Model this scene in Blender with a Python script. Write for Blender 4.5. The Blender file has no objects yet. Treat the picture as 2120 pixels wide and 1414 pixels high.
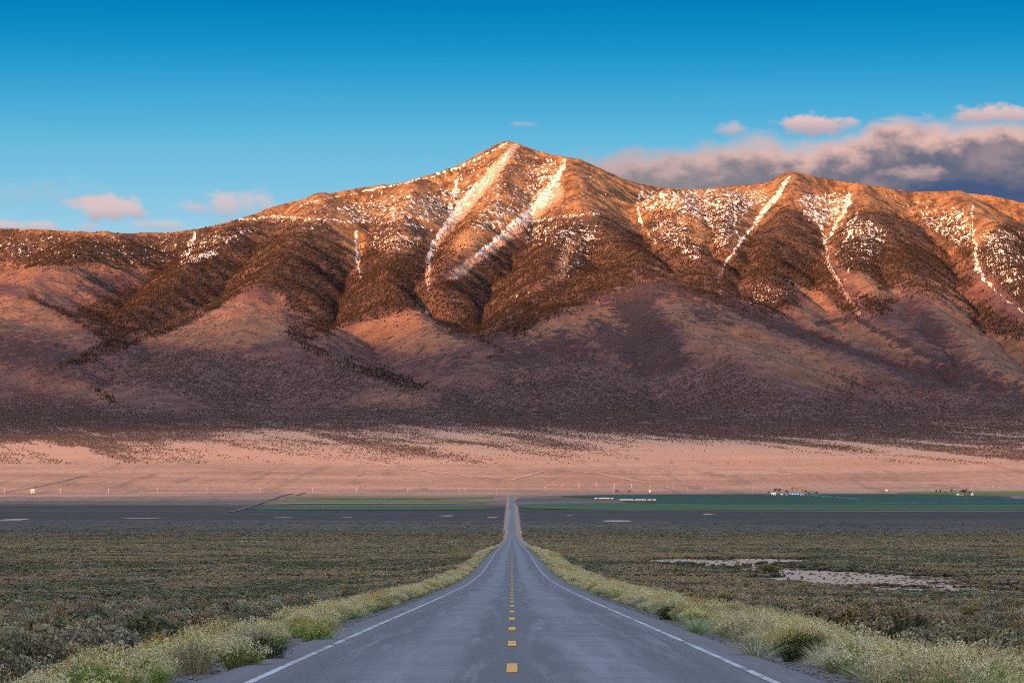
import bpy, bmesh, math, random, time
import numpy as np
from mathutils import Vector
T0 = time.time()
def log(s): print('[%.1fs] %s' % (time.time() - T0, s))
scn = bpy.context.scene
COL = scn.collection
R = math.radians

# ------------------------------------------------------------------ camera
FOC = 6670.0                       # focal length in pixels of a 2120 px wide frame
CX, HY = 1059.5, 920.0             # centre column, eye-level row
cam_d = bpy.data.cameras.new('camera'); cam = bpy.data.objects.new('camera', cam_d); COL.objects.link(cam)
cam_d.sensor_width = 36.0
cam_d.lens = FOC / 2120 * 36.0
cam_d.shift_y = (HY - 707) / 2120
cam_d.shift_x = 0.0
cam.location = (0, 0, 0); cam.rotation_euler = (R(90), 0, 0)
cam_d.clip_start = 0.5; cam_d.clip_end = 200000
scn.camera = cam

# ------------------------------------------------------------------ light
SUN_EL, SUN_AZ = 9.0, 30.0         # elevation; how far left of straight behind the camera
sun_d = bpy.data.lights.new('sun', 'SUN'); sun = bpy.data.objects.new('sun', sun_d); COL.objects.link(sun)
sun_d.energy = 3.0; sun_d.angle = R(1.2); sun_d.color = (1.0, 0.44, 0.155)
sun_dir = Vector((math.sin(R(SUN_AZ)) * math.cos(R(SUN_EL)), math.cos(R(SUN_AZ)) * math.cos(R(SUN_EL)), -math.sin(R(SUN_EL))))
sun.rotation_euler = sun_dir.to_track_quat('-Z', 'Y').to_euler()
SUN = sun_dir

world = bpy.data.worlds.new('World'); scn.world = world; world.use_nodes = True
scn.view_settings.view_transform = 'Standard'; scn.view_settings.look = 'None'
scn.view_settings.exposure = 2.4; scn.view_settings.gamma = 1.0
scn.view_settings.use_curve_mapping = False
scn.render.engine = 'CYCLES'
scn.cycles.use_denoising = False; scn.cycles.denoiser = 'OPENIMAGEDENOISE'; scn.cycles.denoising_input_passes = 'RGB_ALBEDO_NORMAL'; scn.cycles.denoising_prefilter = 'ACCURATE'
scn.cycles.max_bounces = 4; scn.cycles.diffuse_bounces = 2; scn.cycles.glossy_bounces = 1
scn.cycles.transparent_max_bounces = 8; scn.cycles.volume_bounces = 0
scn.cycles.use_adaptive_sampling = True; scn.cycles.adaptive_threshold = 0.006; scn.cycles.pixel_filter_type = 'BLACKMAN_HARRIS'; scn.cycles.filter_width = 1.05
scn.cycles.sample_clamp_indirect = 2.0; scn.cycles.sample_clamp_direct = 6.0

# ------------------------------------------------------------------ node helper
class NT:
    def __init__(s, tree): s.t = tree; s.n = tree.nodes; s.l = tree.links
    def node(s, typ, ins=None, **props):
        n = s.n.new(typ)
        for k, v in props.items(): setattr(n, k, v)
        for k, v in (ins or {}).items(): s.put(n.inputs[k], v)
        return n
    def put(s, inp, v):
        if hasattr(v, 'is_output') or isinstance(v, bpy.types.NodeSocket): s.l.new(v, inp)
        elif isinstance(v, bpy.types.Node): s.l.new(v.outputs[0], inp)
        else:
            if inp.type == 'RGBA' and len(v) == 3: v = (*v, 1)
            inp.default_value = v
    def math(s, op, a, b=None, c=None, clamp=False):
        n = s.n.new('ShaderNodeMath'); n.operation = op; n.use_clamp = clamp
        s.put(n.inputs[0], a)
        if b is not None: s.put(n.inputs[1], b)
        if c is not None: s.put(n.inputs[2], c)
        return n.outputs[0]
    def vmath(s, op, a, b=None):
        n = s.n.new('ShaderNodeVectorMath'); n.operation = op
        s.put(n.inputs[0], a)
        if b is not None: s.put(n.inputs[1], b)
        return n.outputs[0]
    def mix(s, f, a, b, mode='MIX'):
        n = s.n.new('ShaderNodeMix'); n.data_type = 'RGBA'; n.blend_type = mode
        s.put(n.inputs[0], f); s.put(n.inputs[6], a); s.put(n.inputs[7], b)
        return n.outputs[2]
    def noise(s, vec, scale, detail=4, rough=0.55, dist=0.0, col=False):
        n = s.node('ShaderNodeTexNoise', {'Scale': scale, 'Detail': detail, 'Roughness': rough, 'Distortion': dist})
        s.put(n.inputs['Vector'], vec)
        return n.outputs[1 if col else 0]
    def step(s, v, lo, hi, a=0.0, b=1.0):
        n = s.n.new('ShaderNodeMapRange'); n.interpolation_type = 'SMOOTHSTEP'
        s.put(n.inputs[0], v); s.put(n.inputs[1], lo); s.put(n.inputs[2], hi); s.put(n.inputs[3], a); s.put(n.inputs[4], b)
        return n.outputs[0]
    def attr(s, name):
        n = s.n.new('ShaderNodeAttribute'); n.attribute_name = name; return n.outputs['Fac']
    def mapping(s, vec, scale=(1, 1, 1), rot=(0, 0, 0), loc=(0, 0, 0)):
        n = s.node('ShaderNodeMapping', {'Scale': scale, 'Rotation': rot, 'Location': loc}); s.put(n.inputs['Vector'], vec)
        return n.outputs[0]
def material(name, rough=0.95):
    m = bpy.data.materials.new(name); m.use_nodes = True
    t = NT(m.node_tree); b = m.node_tree.nodes['Principled BSDF']
    b.inputs['Roughness'].default_value = rough
    b.inputs['Specular IOR Level'].default_value = 0.2
    return m, t, b
def pos(t): return t.node('ShaderNodeNewGeometry').outputs['Position']

def build_world():
    nt = NT(world.node_tree); bg = world.node_tree.nodes['Background']
    sky = nt.node('ShaderNodeTexSky', sky_type='NISHITA', sun_disc=False, sun_elevation=R(SUN_EL),
                  sun_rotation=R(180 + SUN_AZ), altitude=1900, air_density=1.0, dust_density=1.6, ozone_density=1.0)
    tc = nt.node('ShaderNodeTexCoord').outputs['Generated']
    sep = nt.node('ShaderNodeSeparateXYZ'); nt.put(sep.inputs[0], tc)
    x, y, z = sep.outputs
    el = nt.math('MULTIPLY', nt.math('ARCSINE', z), 57.29578)           # degrees above the horizon
    az = nt.math('MULTIPLY', nt.math('ARCTAN2', x, y), 57.29578)        # degrees to the right of the road
    ramp = nt.node('ShaderNodeValToRGB'); nt.put(ramp.inputs[0], nt.math('DIVIDE', el, 20.0, clamp=True))
    cr = ramp.color_ramp; cr.interpolation = 'B_SPLINE'
    stops = [(0.0, (0.60, 0.62, 0.66)), (0.13, (0.55, 0.68, 0.76)), (0.20, (0.27, 0.59, 0.78)), (0.265, (0.13, 0.49, 0.72)), (0.31, (0.045, 0.38, 0.67)), (0.35, (0.004, 0.295, 0.59)),
             (0.40, (0.0, 0.195, 0.46)), (0.60, (0.0, 0.13, 0.36)), (1.0, (0.005, 0.11, 0.33))]
    while len(cr.elements) < len(stops): cr.elements.new(0.5)
    for e, (p, c) in zip(cr.elements, stops): e.position = p; e.color = (*c, 1)
    G = 1 / 2 ** scn.view_settings.exposure
    clear = nt.mix(1.0, ramp.outputs[0], (G, G, G), 'MULTIPLY')
    nish = nt.mix(1.0, sky.outputs[0], (0.195, 0.142, 0.120), 'MULTIPLY')
    # away from the part of the sky in view the ordinary twilight sky takes over: brighter and warmer towards the sun
    w = nt.math('MULTIPLY', nt.step(el, 28, 9.5), nt.step(y, -0.1, 0.7))
    clear = nt.mix(w, nish, clear)
    # ---- clouds: az/el in degrees, noise in that space
    comb = nt.node('ShaderNodeCombineXYZ'); nt.put(comb.inputs[0], az); nt.put(comb.inputs[1], nt.math('MULTIPLY', el, 1.5))
    P = comb.outputs[0]
    def curve(pts, lo, hi):
        c = nt.n.new('ShaderNodeFloatCurve'); m = c.mapping; cv = m.curves[0]
        nt.put(c.inputs['Value'], nt.step_lin(az, lo, hi))
        while len(cv.points) < len(pts): cv.points.new(0.5, 0.5)
        for p, (a, b) in zip(cv.points, pts): p.location = ((a - lo) / (hi - lo), b / 10)
        m.update()
        return nt.math('MULTIPLY', c.outputs[0], 10)
    def step_lin(v, lo, hi):
        n = nt.n.new('ShaderNodeMapRange'); nt.put(n.inputs[0], v); n.inputs[1].default_value = lo; n.inputs[2].default_value = hi
        return n.outputs[0]
    nt.step_lin = step_lin
    pe = lambda px: math.degrees(math.atan((px - CX) / FOC))
    pv = lambda px, py: math.degrees(math.atan((HY - py) / math.hypot(FOC, px - CX)))
    n1 = nt.noise(P, .85, 7, 0.5); n2 = nt.noise(P, 2.6, 5, 0.55); nL = nt.noise(P, 0.45, 3, 0.5)
    wob = nt.math('ADD', nt.math('MULTIPLY', nt.math('SUBTRACT', n1, 0.5), 1.3), nt.math('MULTIPLY', nt.math('SUBTRACT', n2, 0.5), 0.30))
    # bank: crest height against azimuth
    crest = curve([(pe(a), max(pv(a, b), 0)) for a, b in [(1060, 480), (1150, 350), (1210, 318), (1300, 316), (1400, 318), (1480, 304), (1560, 288), (1640, 292), (1760, 286),
                   (1830, 262), (1960, 256), (2120, 262), (2500, 230), (3200, 420), (4000, 900)]], pe(1060), pe(4000))
    d = nt.math('SUBTRACT', nt.math('ADD', nt.math('ADD', crest, .10), nt.math('MULTIPLY', wob, .62)), el)             # depth below the crest, degrees
    bank = nt.math('MULTIPLY', nt.step(d, -0.08, 0.30), nt.step(az, pe(1150), pe(1250)))
    lit = nt.step(nt.math('ADD', d, nt.math('MULTIPLY', nt.math('SUBTRACT', n2, 0.5), 0.8)), 0.12, 0.80, 1.0, 0.0)
    lit2 = nt.step(n1, 0.50, 0.68)
    lit = nt.math('MAXIMUM', lit, nt.math('MULTIPLY', lit2, 0.28))
    dark = nt.mix(nt.step(nt.math('ADD', az, nt.math('MULTIPLY', n1, 3.0)), 3.0, 10.0), (0.26, 0.225, 0.25), (0.125, 0.13, 0.19))
    light = nt.mix(nt.step(az, 1.0, 6.0), (0.56, 0.40, 0.39), (0.80, 0.50, 0.43))
    bcol = nt.mix(lit, dark, light)
    def puff(px, py, rx, ry, soft=0.5, amp=1.0):
        a0, e0 = pe(px), pv(px, py); k = 180 / math.pi / FOC
        dx = nt.math('DIVIDE', nt.math('SUBTRACT', az, a0), rx * k); dy = nt.math('DIVIDE', nt.math('SUBTRACT', el, e0), ry * k)
        r = nt.math('SQRT', nt.math('ADD', nt.math('MULTIPLY', dx, dx), nt.math('MULTIPLY', dy, dy)))
        r = nt.math('ADD', r, nt.math('ADD', nt.math('MULTIPLY', nt.math('SUBTRACT', n1, 0.5), 3.2 * amp), nt.math('MULTIPLY', nt.math('SUBTRACT', n2, 0.5), 2.2 * amp)))
        return nt.step(r, 1.0, 1.0 - soft), nt.step(dy, -0.9, 0.6)
    out = clear
    for (px, py, rx, ry, soft, op) in [(225, 437, 85, 30, 0.8, 0.8), (465, 432, 100, 34, 1.0, 0.62), (60, 470, 170, 16, 1.0, 0.6), (1520, 268, 45, 20, 1.0, 0.6), (330, 468, 120, 14, 1.0, 0.4),
                                      (1685, 256, 115, 26, 0.8, 0.9), (2080, 236, 130, 26, 0.8, 0.9), (1085, 258, 40, 8, 1.0, 0.3), (1860, 247, 60, 8, 1.0, 0.4), (60, 398, 160, 30, 1.2, 0.15)]:
        m, sh = puff(px, py, rx, ry, soft)
        c = nt.mix(sh, (0.47, 0.38, 0.43), (0.84, 0.56, 0.50))
        c = nt.mix(1.0, c, (G, G, G), 'MULTIPLY')
        out = nt.mix(nt.math('MULTIPLY', m, op), out, c)
    bcol = nt.mix(1.0, bcol, (G, G, G), 'MULTIPLY')
    out = nt.mix(nt.math('MULTIPLY', bank, 0.96), out, bcol)
    gap, _ = puff(2010, 400, 240, 34, 0.8, 0.8)
    out = nt.mix(nt.math('MULTIPLY', gap, 0.8), out, tuple(G * v for v in (0.045, 0.095, 0.215)))
    m, sh = puff(1875, 358, 85, 20, 1.0, 0.9)
    out = nt.mix(nt.math('MULTIPLY', m, 0.75), out, tuple(G * v for v in (0.62, 0.42, 0.39)))
    nt.put(bg.inputs[0], out); bg.inputs[1].default_value = 1.0
build_world()

# ------------------------------------------------------------------ numpy noise
def _hash(ix, iy, seed):
    h = (ix.astype(np.int64) * 374761393 + iy.astype(np.int64) * 668265263 + seed * 974634777) & 0xffffffff
    h = ((h ^ (h >> 13)) * 1274126177) & 0xffffffff
    return (h ^ (h >> 16)) & 0xffff
def pnoise(x, y, seed=0):
    x0 = np.floor(x); y0 = np.floor(y); fx = x - x0; fy = y - y0
    u = fx * fx * fx * (fx * (fx * 6 - 15) + 10); v = fy * fy * fy * (fy * (fy * 6 - 15) + 10)
    def g(ix, iy, dx, dy):
        a = _hash(ix, iy, seed) * (2 * math.pi / 65536)
        return np.cos(a) * dx + np.sin(a) * dy
    n00 = g(x0, y0, fx, fy); n10 = g(x0 + 1, y0, fx - 1, fy); n01 = g(x0, y0 + 1, fx, fy - 1); n11 = g(x0 + 1, y0 + 1, fx - 1, fy - 1)
    return 1.41 * ((n00 * (1 - u) + n10 * u) * (1 - v) + (n01 * (1 - u) + n11 * u) * v)
def fbm(x, y, wl, octv=4, seed=0, gain=0.5, ridged=False):
    s = 0; a = 1.0; f = 1.0 / wl; tot = 0
    for k in range(octv):
        n = pnoise(x * f + 17.3 * k, y * f - 9.1 * k, seed + k)
        if ridged: n = 1 - 2 * np.abs(n)
        s = s + a * n; tot += a; a *= gain; f *= 2.03
    return s / tot
def sstep(v, a, b):
    t = np.clip((v - a) / (b - a), 0, 1); return t * t * (3 - 2 * t)

# ------------------------------------------------------------------ profile along the road (z relative to the eye)
PD = np.array([-30000, -8000, -2000, -200, 0, 44.5, 72.9, 152, 283, 386, 497, 695, 1159, 2213, 3000, 3690, 4870, 5800, 6750, 7400, 8400, 9500, 11000, 12300, 14000, 15000, 16000, 17000, 18000, 19000, 20000, 21000, 22000, 23000, 25000, 30000, 60000], float)
PZ = -np.array([-330, -200, -60, -5.8, 1.65, 3.30, 4.36, 7.34, 12.1, 15.4, 18.4, 23.4, 36.6, 65.7, 85, 97.5, 104.5, 107, 108, 102, 73, 30, -33, -90, -190, -290, -430, -600, -790, -980, -1180, -1320, -1400, -1300, -900, -400, -400], float)
def pchip(xs, ys):
    h = np.diff(xs); d = np.diff(ys) / h; m = np.zeros(len(xs)); m[0] = d[0]; m[-1] = d[-1]
    for i in range(1, len(xs) - 1):
        if d[i - 1] * d[i] > 0:
            w1 = 2 * h[i] + h[i - 1]; w2 = h[i] + 2 * h[i - 1]; m[i] = (w1 + w2) / (w1 / d[i - 1] + w2 / d[i])
    def f(x):
        x = np.asarray(x, float); i = np.clip(np.searchsorted(xs, x) - 1, 0, len(xs) - 2)
        t = (x - xs[i]) / h[i]; t2 = t * t; t3 = t2 * t
        return (2*t3-3*t2+1)*ys[i] + (t3-2*t2+t)*h[i]*m[i] + (-2*t3+3*t2)*ys[i+1] + (t3-t2)*h[i]*m[i+1]
    return f
road_z = pchip(PD, PZ)
SHOULDER = 4.9
def rear_range(x, y):
    """the range behind the viewer, whose shadow lies over the valley"""
    yc = -3600 + 300 * pnoise(x / 2500, x * 0, 5)
    top = 1480 + 320 * sstep(x, -6170, -5650) + 60 * fbm(x, x * 0, 1500, 3, 8)
    front = sstep(y, yc + 2900, yc); back = sstep(y, yc - 5000, yc)
    prof = np.where(y > yc, front ** 1.2, back)
    rg = fbm(x, y, 900, 4, 31, ridged=True)
    return prof * (top + 120 * rg * (1 - prof))
def ground_z(x, y):
    z = road_z(y)
    ax = np.abs(x)
    near = 1 - sstep(y, 1500, 4500)
    drop = 0.14 + 0.5 * sstep(ax, SHOULDER, 8.0) + 0.75 * sstep(ax, 7.5, 16)
    side = sstep(ax, 12, 60)
    und = 0.55 * fbm(x, y, 70, 3, 3) * near + 1.2 * fbm(x, y, 420, 3, 4) * near * sstep(ax, 30, 160)
    z = z - drop * (0.25 + 0.75 * near) + und * side
    z = z + np.where(y > 6800, sstep(y, 6800, 10500) * 12 * fbm(x, y, 900, 4, 9), 0)
    return z + np.where(y < 0, rear_range(x, y), 0)

def W(px, py, D): return np.array([(px - CX) / FOC * D, D, (HY - py) / FOC * D])
_Dt = np.concatenate([np.linspace(30, 2000, 1500), np.linspace(2001, 12000, 3000)])
_pyt = HY - FOC * (ground_z(np.full_like(_Dt, 200.0), _Dt)) / _Dt
_pyr = HY - FOC * road_z(_Dt) / _Dt
def D_of_py(py, onroad=False):
    t = _pyr if onroad else _pyt
    i = np.argmax(t <= py); return _Dt[i] if t.min() < py < t.max() else _Dt[np.argmin(np.abs(t - py))]
def G_at(px, py):
    D = D_of_py(py); x = (px - CX) / FOC * D
    return x, D

# ------------------------------------------------------------------ the mountain: ridge lines as 3-D polylines
_RD = np.array([293, 400, 489, 560, 636, 720, 800, 860, 900, 1000], float)
_RV = np.array([21600, 19900, 18400, 17300, 16200, 15200, 14200, 13200, 12200, 11500], float)
def rdist(py): return np.interp(py, _RD, _RV)
CREST = [(-1600, 520, 17500), (-900, 500, 18000), (-400, 486, 18500), (0, 473, 19000), (100, 478, 19100), (200, 483, 19200), (310, 487, 19400), (400, 477, 19600), (470, 462, 19800), (520, 448, 20000),
         (560, 432, 20200), (610, 418, 20400), (680, 402, 20600), (760, 388, 20800), (840, 378, 21000), (900, 360, 21200), (950, 343, 21300), (985, 328, 21400), (1015, 312, 21500), (1035, 298, 21600),
         (1050, 293, 21600), (1075, 300, 21600), (1110, 315, 21500), (1160, 325, 21400), (1200, 332, 21400), (1240, 350, 21500), (1290, 372, 21600), (1330, 383, 21700), (1390, 393, 21800),
         (1440, 394, 21800), (1500, 388, 21700), (1560, 383, 21500), (1600, 378, 21300), (1620, 370, 21150), (1632, 356, 21050), (1650, 357, 21050), (1690, 368, 21100), (1750, 378, 21100), (1800, 385, 21000),
         (1840, 390, 21000), (1880, 398, 21100), (1920, 397, 21000), (1975, 397, 20900), (2010, 402, 20900), (2060, 408, 20800), (2120, 422, 20700), (2400, 470, 20500), (3000, 440, 20500), (3800, 520, 20500)]
SPURS = [  # (slope, rounding, dD, points)
    (0.62, 50, 0, [(868, 372), (850, 405), (838, 440), (828, 490), (815, 540), (790, 590), (800, 625), (850, 645), (900, 680), (950, 740), (980, 790)]),
    (0.50, 90, 0, [(680, 402), (650, 440), (610, 490), (585, 540), (560, 585), (520, 605), (480, 618), (400, 652), (330, 682), (250, 712), (185, 745)]),
    (0.42, 300, -300, [(520, 640), (490, 700), (430, 730), (350, 790), (300, 840)]),
    (0.42, 300, -300, [(520, 680), (620, 735), (740, 775), (860, 810), (930, 850)]),
    (0.55, 80, 300, [(500, 455), (450, 510), (400, 560), (330, 610), (270, 650), (225, 690)]),
    (0.50, 120, 0, [(200, 483), (150, 530), (90, 575), (20, 620)]),
    (0.45, 220, -200, [(-200, 560), (-60, 590), (60, 622), (140, 665), (205, 715)]),
    (0.45, 220, -200, [(-200, 640), (-40, 665), (70, 700), (140, 745)]),
    (0.45, 220, 0, [(-500, 500), (-450, 600), (-400, 700), (-380, 800)]),
    (0.62, 40, 0, [(1062, 300), (1052, 340), (1040, 385), (1015, 430), (985, 470), (955, 510), (925, 555), (900, 590)]),
    (0.60, 50, -150, [(1172, 327), (1190, 370), (1200, 410), (1200, 440), (1180, 480), (1150, 530), (1110, 590), (1075, 650), (1050, 700)]),
    (0.55, 70, -100, [(1200, 435), (1250, 470), (1290, 510), (1320, 545), (1300, 575), (1230, 625)]),
    (0.48, 200, -300, [(1300, 560), (1240, 610), (1160, 652), (1080, 690), (1018, 726), (980, 770)]),
    (0.46, 220, -300, [(1290, 565), (1380, 585), (1470, 622), (1580, 672), (1700, 722), (1820, 768), (1930, 800)]),
    (0.42, 300, -700, [(1380, 590), (1410, 650), (1470, 700), (1540, 745), (1590, 790), (1640, 830)]),
    (0.42, 300, -500, [(1250, 640), (1260, 700), (1220, 750), (1150, 790)]),
    (0.60, 60, 0, [(1390, 393), (1410, 440), (1425, 490), (1440, 540), (1460, 590)]),
    (0.62, 50, 0, [(1636, 357), (1645, 400), (1635, 440), (1605, 500), (1590, 560), (1610, 620), (1680, 670), (1780, 710), (1880, 745)]),
    (0.60, 50, 100, [(1500, 388), (1500, 430), (1505, 480), (1512, 520)]),
    (0.60, 50, 0, [(1780, 382), (1795, 420), (1815, 460), (1850, 510), (1890, 560), (1920, 620), (1960, 680), (2030, 740), (2130, 790)]),
    (0.55, 70, 0, [(1800, 430), (1775, 500), (1780, 560), (1800, 610), (1850, 660), (1920, 720)]),
    (0.60, 60, 0, [(1975, 397), (2040, 450), (2075, 500), (2100, 550), (2150, 610), (2220, 680), (2300, 760)]),
    (0.60, 60, 0, [(2400, 470), (2420, 560), (2450, 650), (2500, 740)]),
]
def mountain_tents(x, y):
    """smooth maximum of the ridge tents and the valley-floor profile"""
    wa = 90 - 70 * sstep(y, 18500, 20500); wx = x + wa * fbm(x, y, 900, 3, 41); wy = y + wa * fbm(x, y, 900, 3, 57)
    K = 16.0
    base = road_z(y)
    off = np.clip((np.abs(x) - 4200) / 5000, 0, 1)
    acc = np.ones_like(x)           # exp((base-base)/K)
    mx = base.copy()
    hs = []
    def tent(pts, slope, rnd, dD, cap=None):
        P = [W(a, b, (rdist(b) + dD) if c is None else c) for a, b, c in pts]
        best = np.full_like(x, -1e9)
        for A, B in zip(P[:-1], P[1:]):
            dx, dy = B[0] - A[0], B[1] - A[1]; L2 = dx * dx + dy * dy
            t = np.clip(((wx - A[0]) * dx + (wy - A[1]) * dy) / L2, 0, 1)
            ex = wx - A[0] - t * dx; ey = wy - A[1] - t * dy
            d = np.sqrt(ex * ex + ey * ey)
            z = A[2] + t * (B[2] - A[2]) - slope * (np.sqrt(d * d + rnd * rnd) - rnd)
            best = np.maximum(best, z)
        return best
    hs.append(tent(CREST, 0.56, 8, 0))
    for s, r, dD, pts in SPURS: hs.append(tent([(a, b, None) for a, b in pts], s, r, dD))
    for h in hs: mx = np.maximum(mx, h)
    acc = np.exp((base - mx) / K)
    for h in hs: acc += np.exp(np.maximum((h - mx) / K, -40))
    return mx + K * np.log(acc) - 0.0

import heapq
def stream_power(z, dx, iters, F0, mexp=0.45, diffuse=0.1, seed=0):
    ny, nx = z.shape; N = nx * ny
    offs = [(-1, -1), (-1, 0), (-1, 1), (0, -1), (0, 1), (1, -1), (1, 0), (1, 1)]
    idx = np.arange(N).reshape(ny, nx)
    for it in range(iters):
        zp = np.pad(z, 1, mode='edge'); best = np.zeros_like(z); rec = idx.copy()
        for oy, ox in offs:
            nb = zp[1 + oy:1 + oy + ny, 1 + ox:1 + ox + nx]
            s = (z - nb) / (dx * math.hypot(ox, oy))
            s[0, :] = np.where(oy == -1, -1, s[0, :]) ; s[-1, :] = np.where(oy == 1, -1, s[-1, :])
            if ox == -1: s[:, 0] = -1
            if ox == 1: s[:, -1] = -1
            m = s > best; best = np.where(m, s, best); rec = np.where(m, idx + oy * nx + ox, rec)
        recf = rec.ravel(); order = np.argsort(z.ravel())
        A = [1.0] * N; rl = recf.tolist(); ol = order.tolist()
        for i in reversed(ol):
            r = rl[i]
            if r != i: A[r] += A[i]
        Aa = np.array(A)
        F = (F0 * (Aa * dx * dx / 1e4) ** mexp).tolist()
        zl = z.ravel().tolist()
        for i in ol:
            r = rl[i]
            if r != i:
                f = F[i]; v = (zl[i] + f * zl[r]) / (1 + f)
                if v < zl[i]: zl[i] = v
        z = np.array(zl).reshape(ny, nx)
        zp = np.pad(z, 1, mode='edge')
        lap = zp[:-2, 1:-1] + zp[2:, 1:-1] + zp[1:-1, :-2] + zp[1:-1, 2:] - 4 * z
        z = z + diffuse * lap
    return z, Aa.reshape(ny, nx)

GX0, GX1, GY0, GY1 = -5200.0, 5200.0, 11600.0, 22600.0
def make_relief():
    dx = 40.0
    xs = np.arange(GX0, GX1 + 1, dx); ys = np.arange(GY0, GY1 + 1, dx)
    X, Y = np.meshgrid(xs, ys)
    def rough(X, Y):
        a = sstep(Y, 12500, 15000)
        return a * (46 * fbm(X, Y, 620, 5, 71, ridged=True) - 8)
    Z = mountain_tents(X, Y); Zr = Z + rough(X, Y)
    Ze, A = stream_power(Zr, dx, 12, 0.075, 0.42, 0.05)
    log('erosion coarse')
    d2 = 20.0
    xs2 = np.arange(GX0, GX1 + 1, d2); ys2 = np.arange(GY0, GY1 + 1, d2)
    X2, Y2 = np.meshgrid(xs2, ys2)
    Z2 = mountain_tents(X2, Y2)
    D2 = bil(Ze - Zr, X2, Y2, GX0, GY0, dx)
    H = Z2 + rough(X2, Y2) + D2 + 9 * fbm(X2, Y2, 150, 3, 91) + 13 * fbm(X2 + .3 * Y2, Y2 * .45, 210, 3, 93, ridged=True) * sstep(Y2, 12500, 15500)
    H0 = H.copy()
    H, A = stream_power(H, d2, 6, 0.085, 0.42, 0.03)
    log('erosion fine')
    return Z2, H, np.log10(np.maximum(A, 1)), d2
def bil(G, x, y, x0, y0, d):
    u = np.clip((x - x0) / d, 0, G.shape[1] - 1.001); v = np.clip((y - y0) / d, 0, G.shape[0] - 1.001)
    i = u.astype(int); j = v.astype(int); fu = u - i; fv = v - j
    return (G[j, i] * (1 - fu) + G[j, i + 1] * fu) * (1 - fv) + (G[j + 1, i] * (1 - fu) + G[j + 1, i + 1] * fu) * fv
log('start relief')
TENT, RELIEF, FLOW, RD_ = make_relief()
DELTA = RELIEF - TENT
ys_ = GY0 + RD_ * np.arange(DELTA.shape[0]); xs_ = GX0 + RD_ * np.arange(DELTA.shape[1])
cm = np.clip((CREST[0][2] + 0 * xs_), 0, 1)
crest_y = np.interp(xs_, [W(a, b, c)[0] for a, b, c in CREST], [c for a, b, c in CREST])
keep = sstep(np.abs(ys_[:, None] - crest_y[None, :]), 40, 420)       # leave the skyline itself alone
DELTA = DELTA * keep
FLOWM = FLOW
def hill_z(x, y, fine=True):
    """height of the land for y > 11 km"""
    x = np.asarray(x, float); y = np.asarray(y, float)
    inside = (np.abs(x) < GX1) & (y > GY0) & (y < GY1)
    z = np.empty_like(x)
    if inside.any():
        xi, yi = x[inside], y[inside]
        edge = sstep(GX1 - np.abs(xi), 0, 500) * sstep(yi, GY0, GY0 + 500) * sstep(GY1 - yi, 0, 300)
        z[inside] = bil(TENT, xi, yi, GX0, GY0, RD_) + bil(DELTA, xi, yi, GX0, GY0, RD_) * edge
    o = ~inside
    if o.any(): z[o] = mountain_tents(x[o], y[o])
    a = sstep(y, 13000, 16500)
    if fine:
        z = z + a * (2.2 * fbm(x, y, 45, 2, 101) + (4 + 5 * sstep(z, 900, 1300)) * fbm(x, y, 120, 3, 103, ridged=True))
    zf = ground_z(x, y)
    t = sstep(y, 11200, 12400)
    return zf * (1 - t) + z * t
def land_z(x, y):
    x = np.asarray(x, float); y = np.asarray(y, float)
    z = np.empty_like(x); m = y > 11200
    if m.any(): z[m] = hill_z(x[m], y[m])
    if (~m).any(): z[~m] = ground_z(x[~m], y[~m])
    return z

# ------------------------------------------------------------------ cover maps (plants, snow, soil), traced as seen and laid on the land
MX0, MY0, MC = -240, 240, 3.0
MW, MH = int((2360 - MX0) / MC), int((1070 - MY0) / MC)
_mx, _my = np.meshgrid(MX0 + MC * (np.arange(MW) + .5), MY0 + MC * (np.arange(MH) + .5))
def blur(a, r):
    for _ in range(2):
        for ax in (0, 1):
            p = np.pad(a, [(r + 1, r) if k == ax else (0, 0) for k in (0, 1)], mode='edge'); c = np.cumsum(p, ax)
            a = (np.take(c, range(2 * r + 1, c.shape[ax]), ax) - np.take(c, range(0, c.shape[ax] - 2 * r - 1), ax)) / (2 * r + 1)
    return a
def inpoly(pts):
    m = np.zeros(_mx.shape, bool); n = len(pts)
    for i in range(n):
        (x0, y0), (x1, y1) = pts[i], pts[(i + 1) % n]
        if y0 == y1: continue
        c = ((y0 > _my) != (y1 > _my)) & (_mx < (x1 - x0) * (_my - y0) / (y1 - y0) + x0)
        m ^= c
    return m.astype(float)
class Layer:
    def __init__(s, soft=0): s.a = np.zeros(_mx.shape); s.soft = soft
    def poly(s, v, pts, r=1):
        m = inpoly(pts); r += s.soft; m = blur(m, r) if r else m
        s.a = s.a * (1 - m) + v * m
    def line(s, v, pts, soft=0.8):
        best = np.zeros(_mx.shape)
        for (x0, y0, w0), (x1, y1, w1) in zip(pts[:-1], pts[1:]):
            dx, dy = x1 - x0, y1 - y0
            t = np.clip(((_mx - x0) * dx + (_my - y0) * dy) / (dx * dx + dy * dy), 0, 1)
            d = np.hypot(_mx - x0 - t * dx, _my - y0 - t * dy); w = (w0 + t * (w1 - w0)) / 2 * .85
            best = np.maximum(best, 1 - sstep(d, w * (1 - soft), w * (1 + soft) + 1.2))
        s.a = s.a * (1 - best) + v * best
    def at(s, px, py): return bil(s.a, px, py, MX0 + MC / 2, MY0 + MC / 2, MC)
FO, SN, BA, JU, SH, SC = Layer(1), Layer(), Layer(3), Layer(3), Layer(4), Layer()   # forest, snow, bald soil, pinyon, dark shrub, scree
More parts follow.
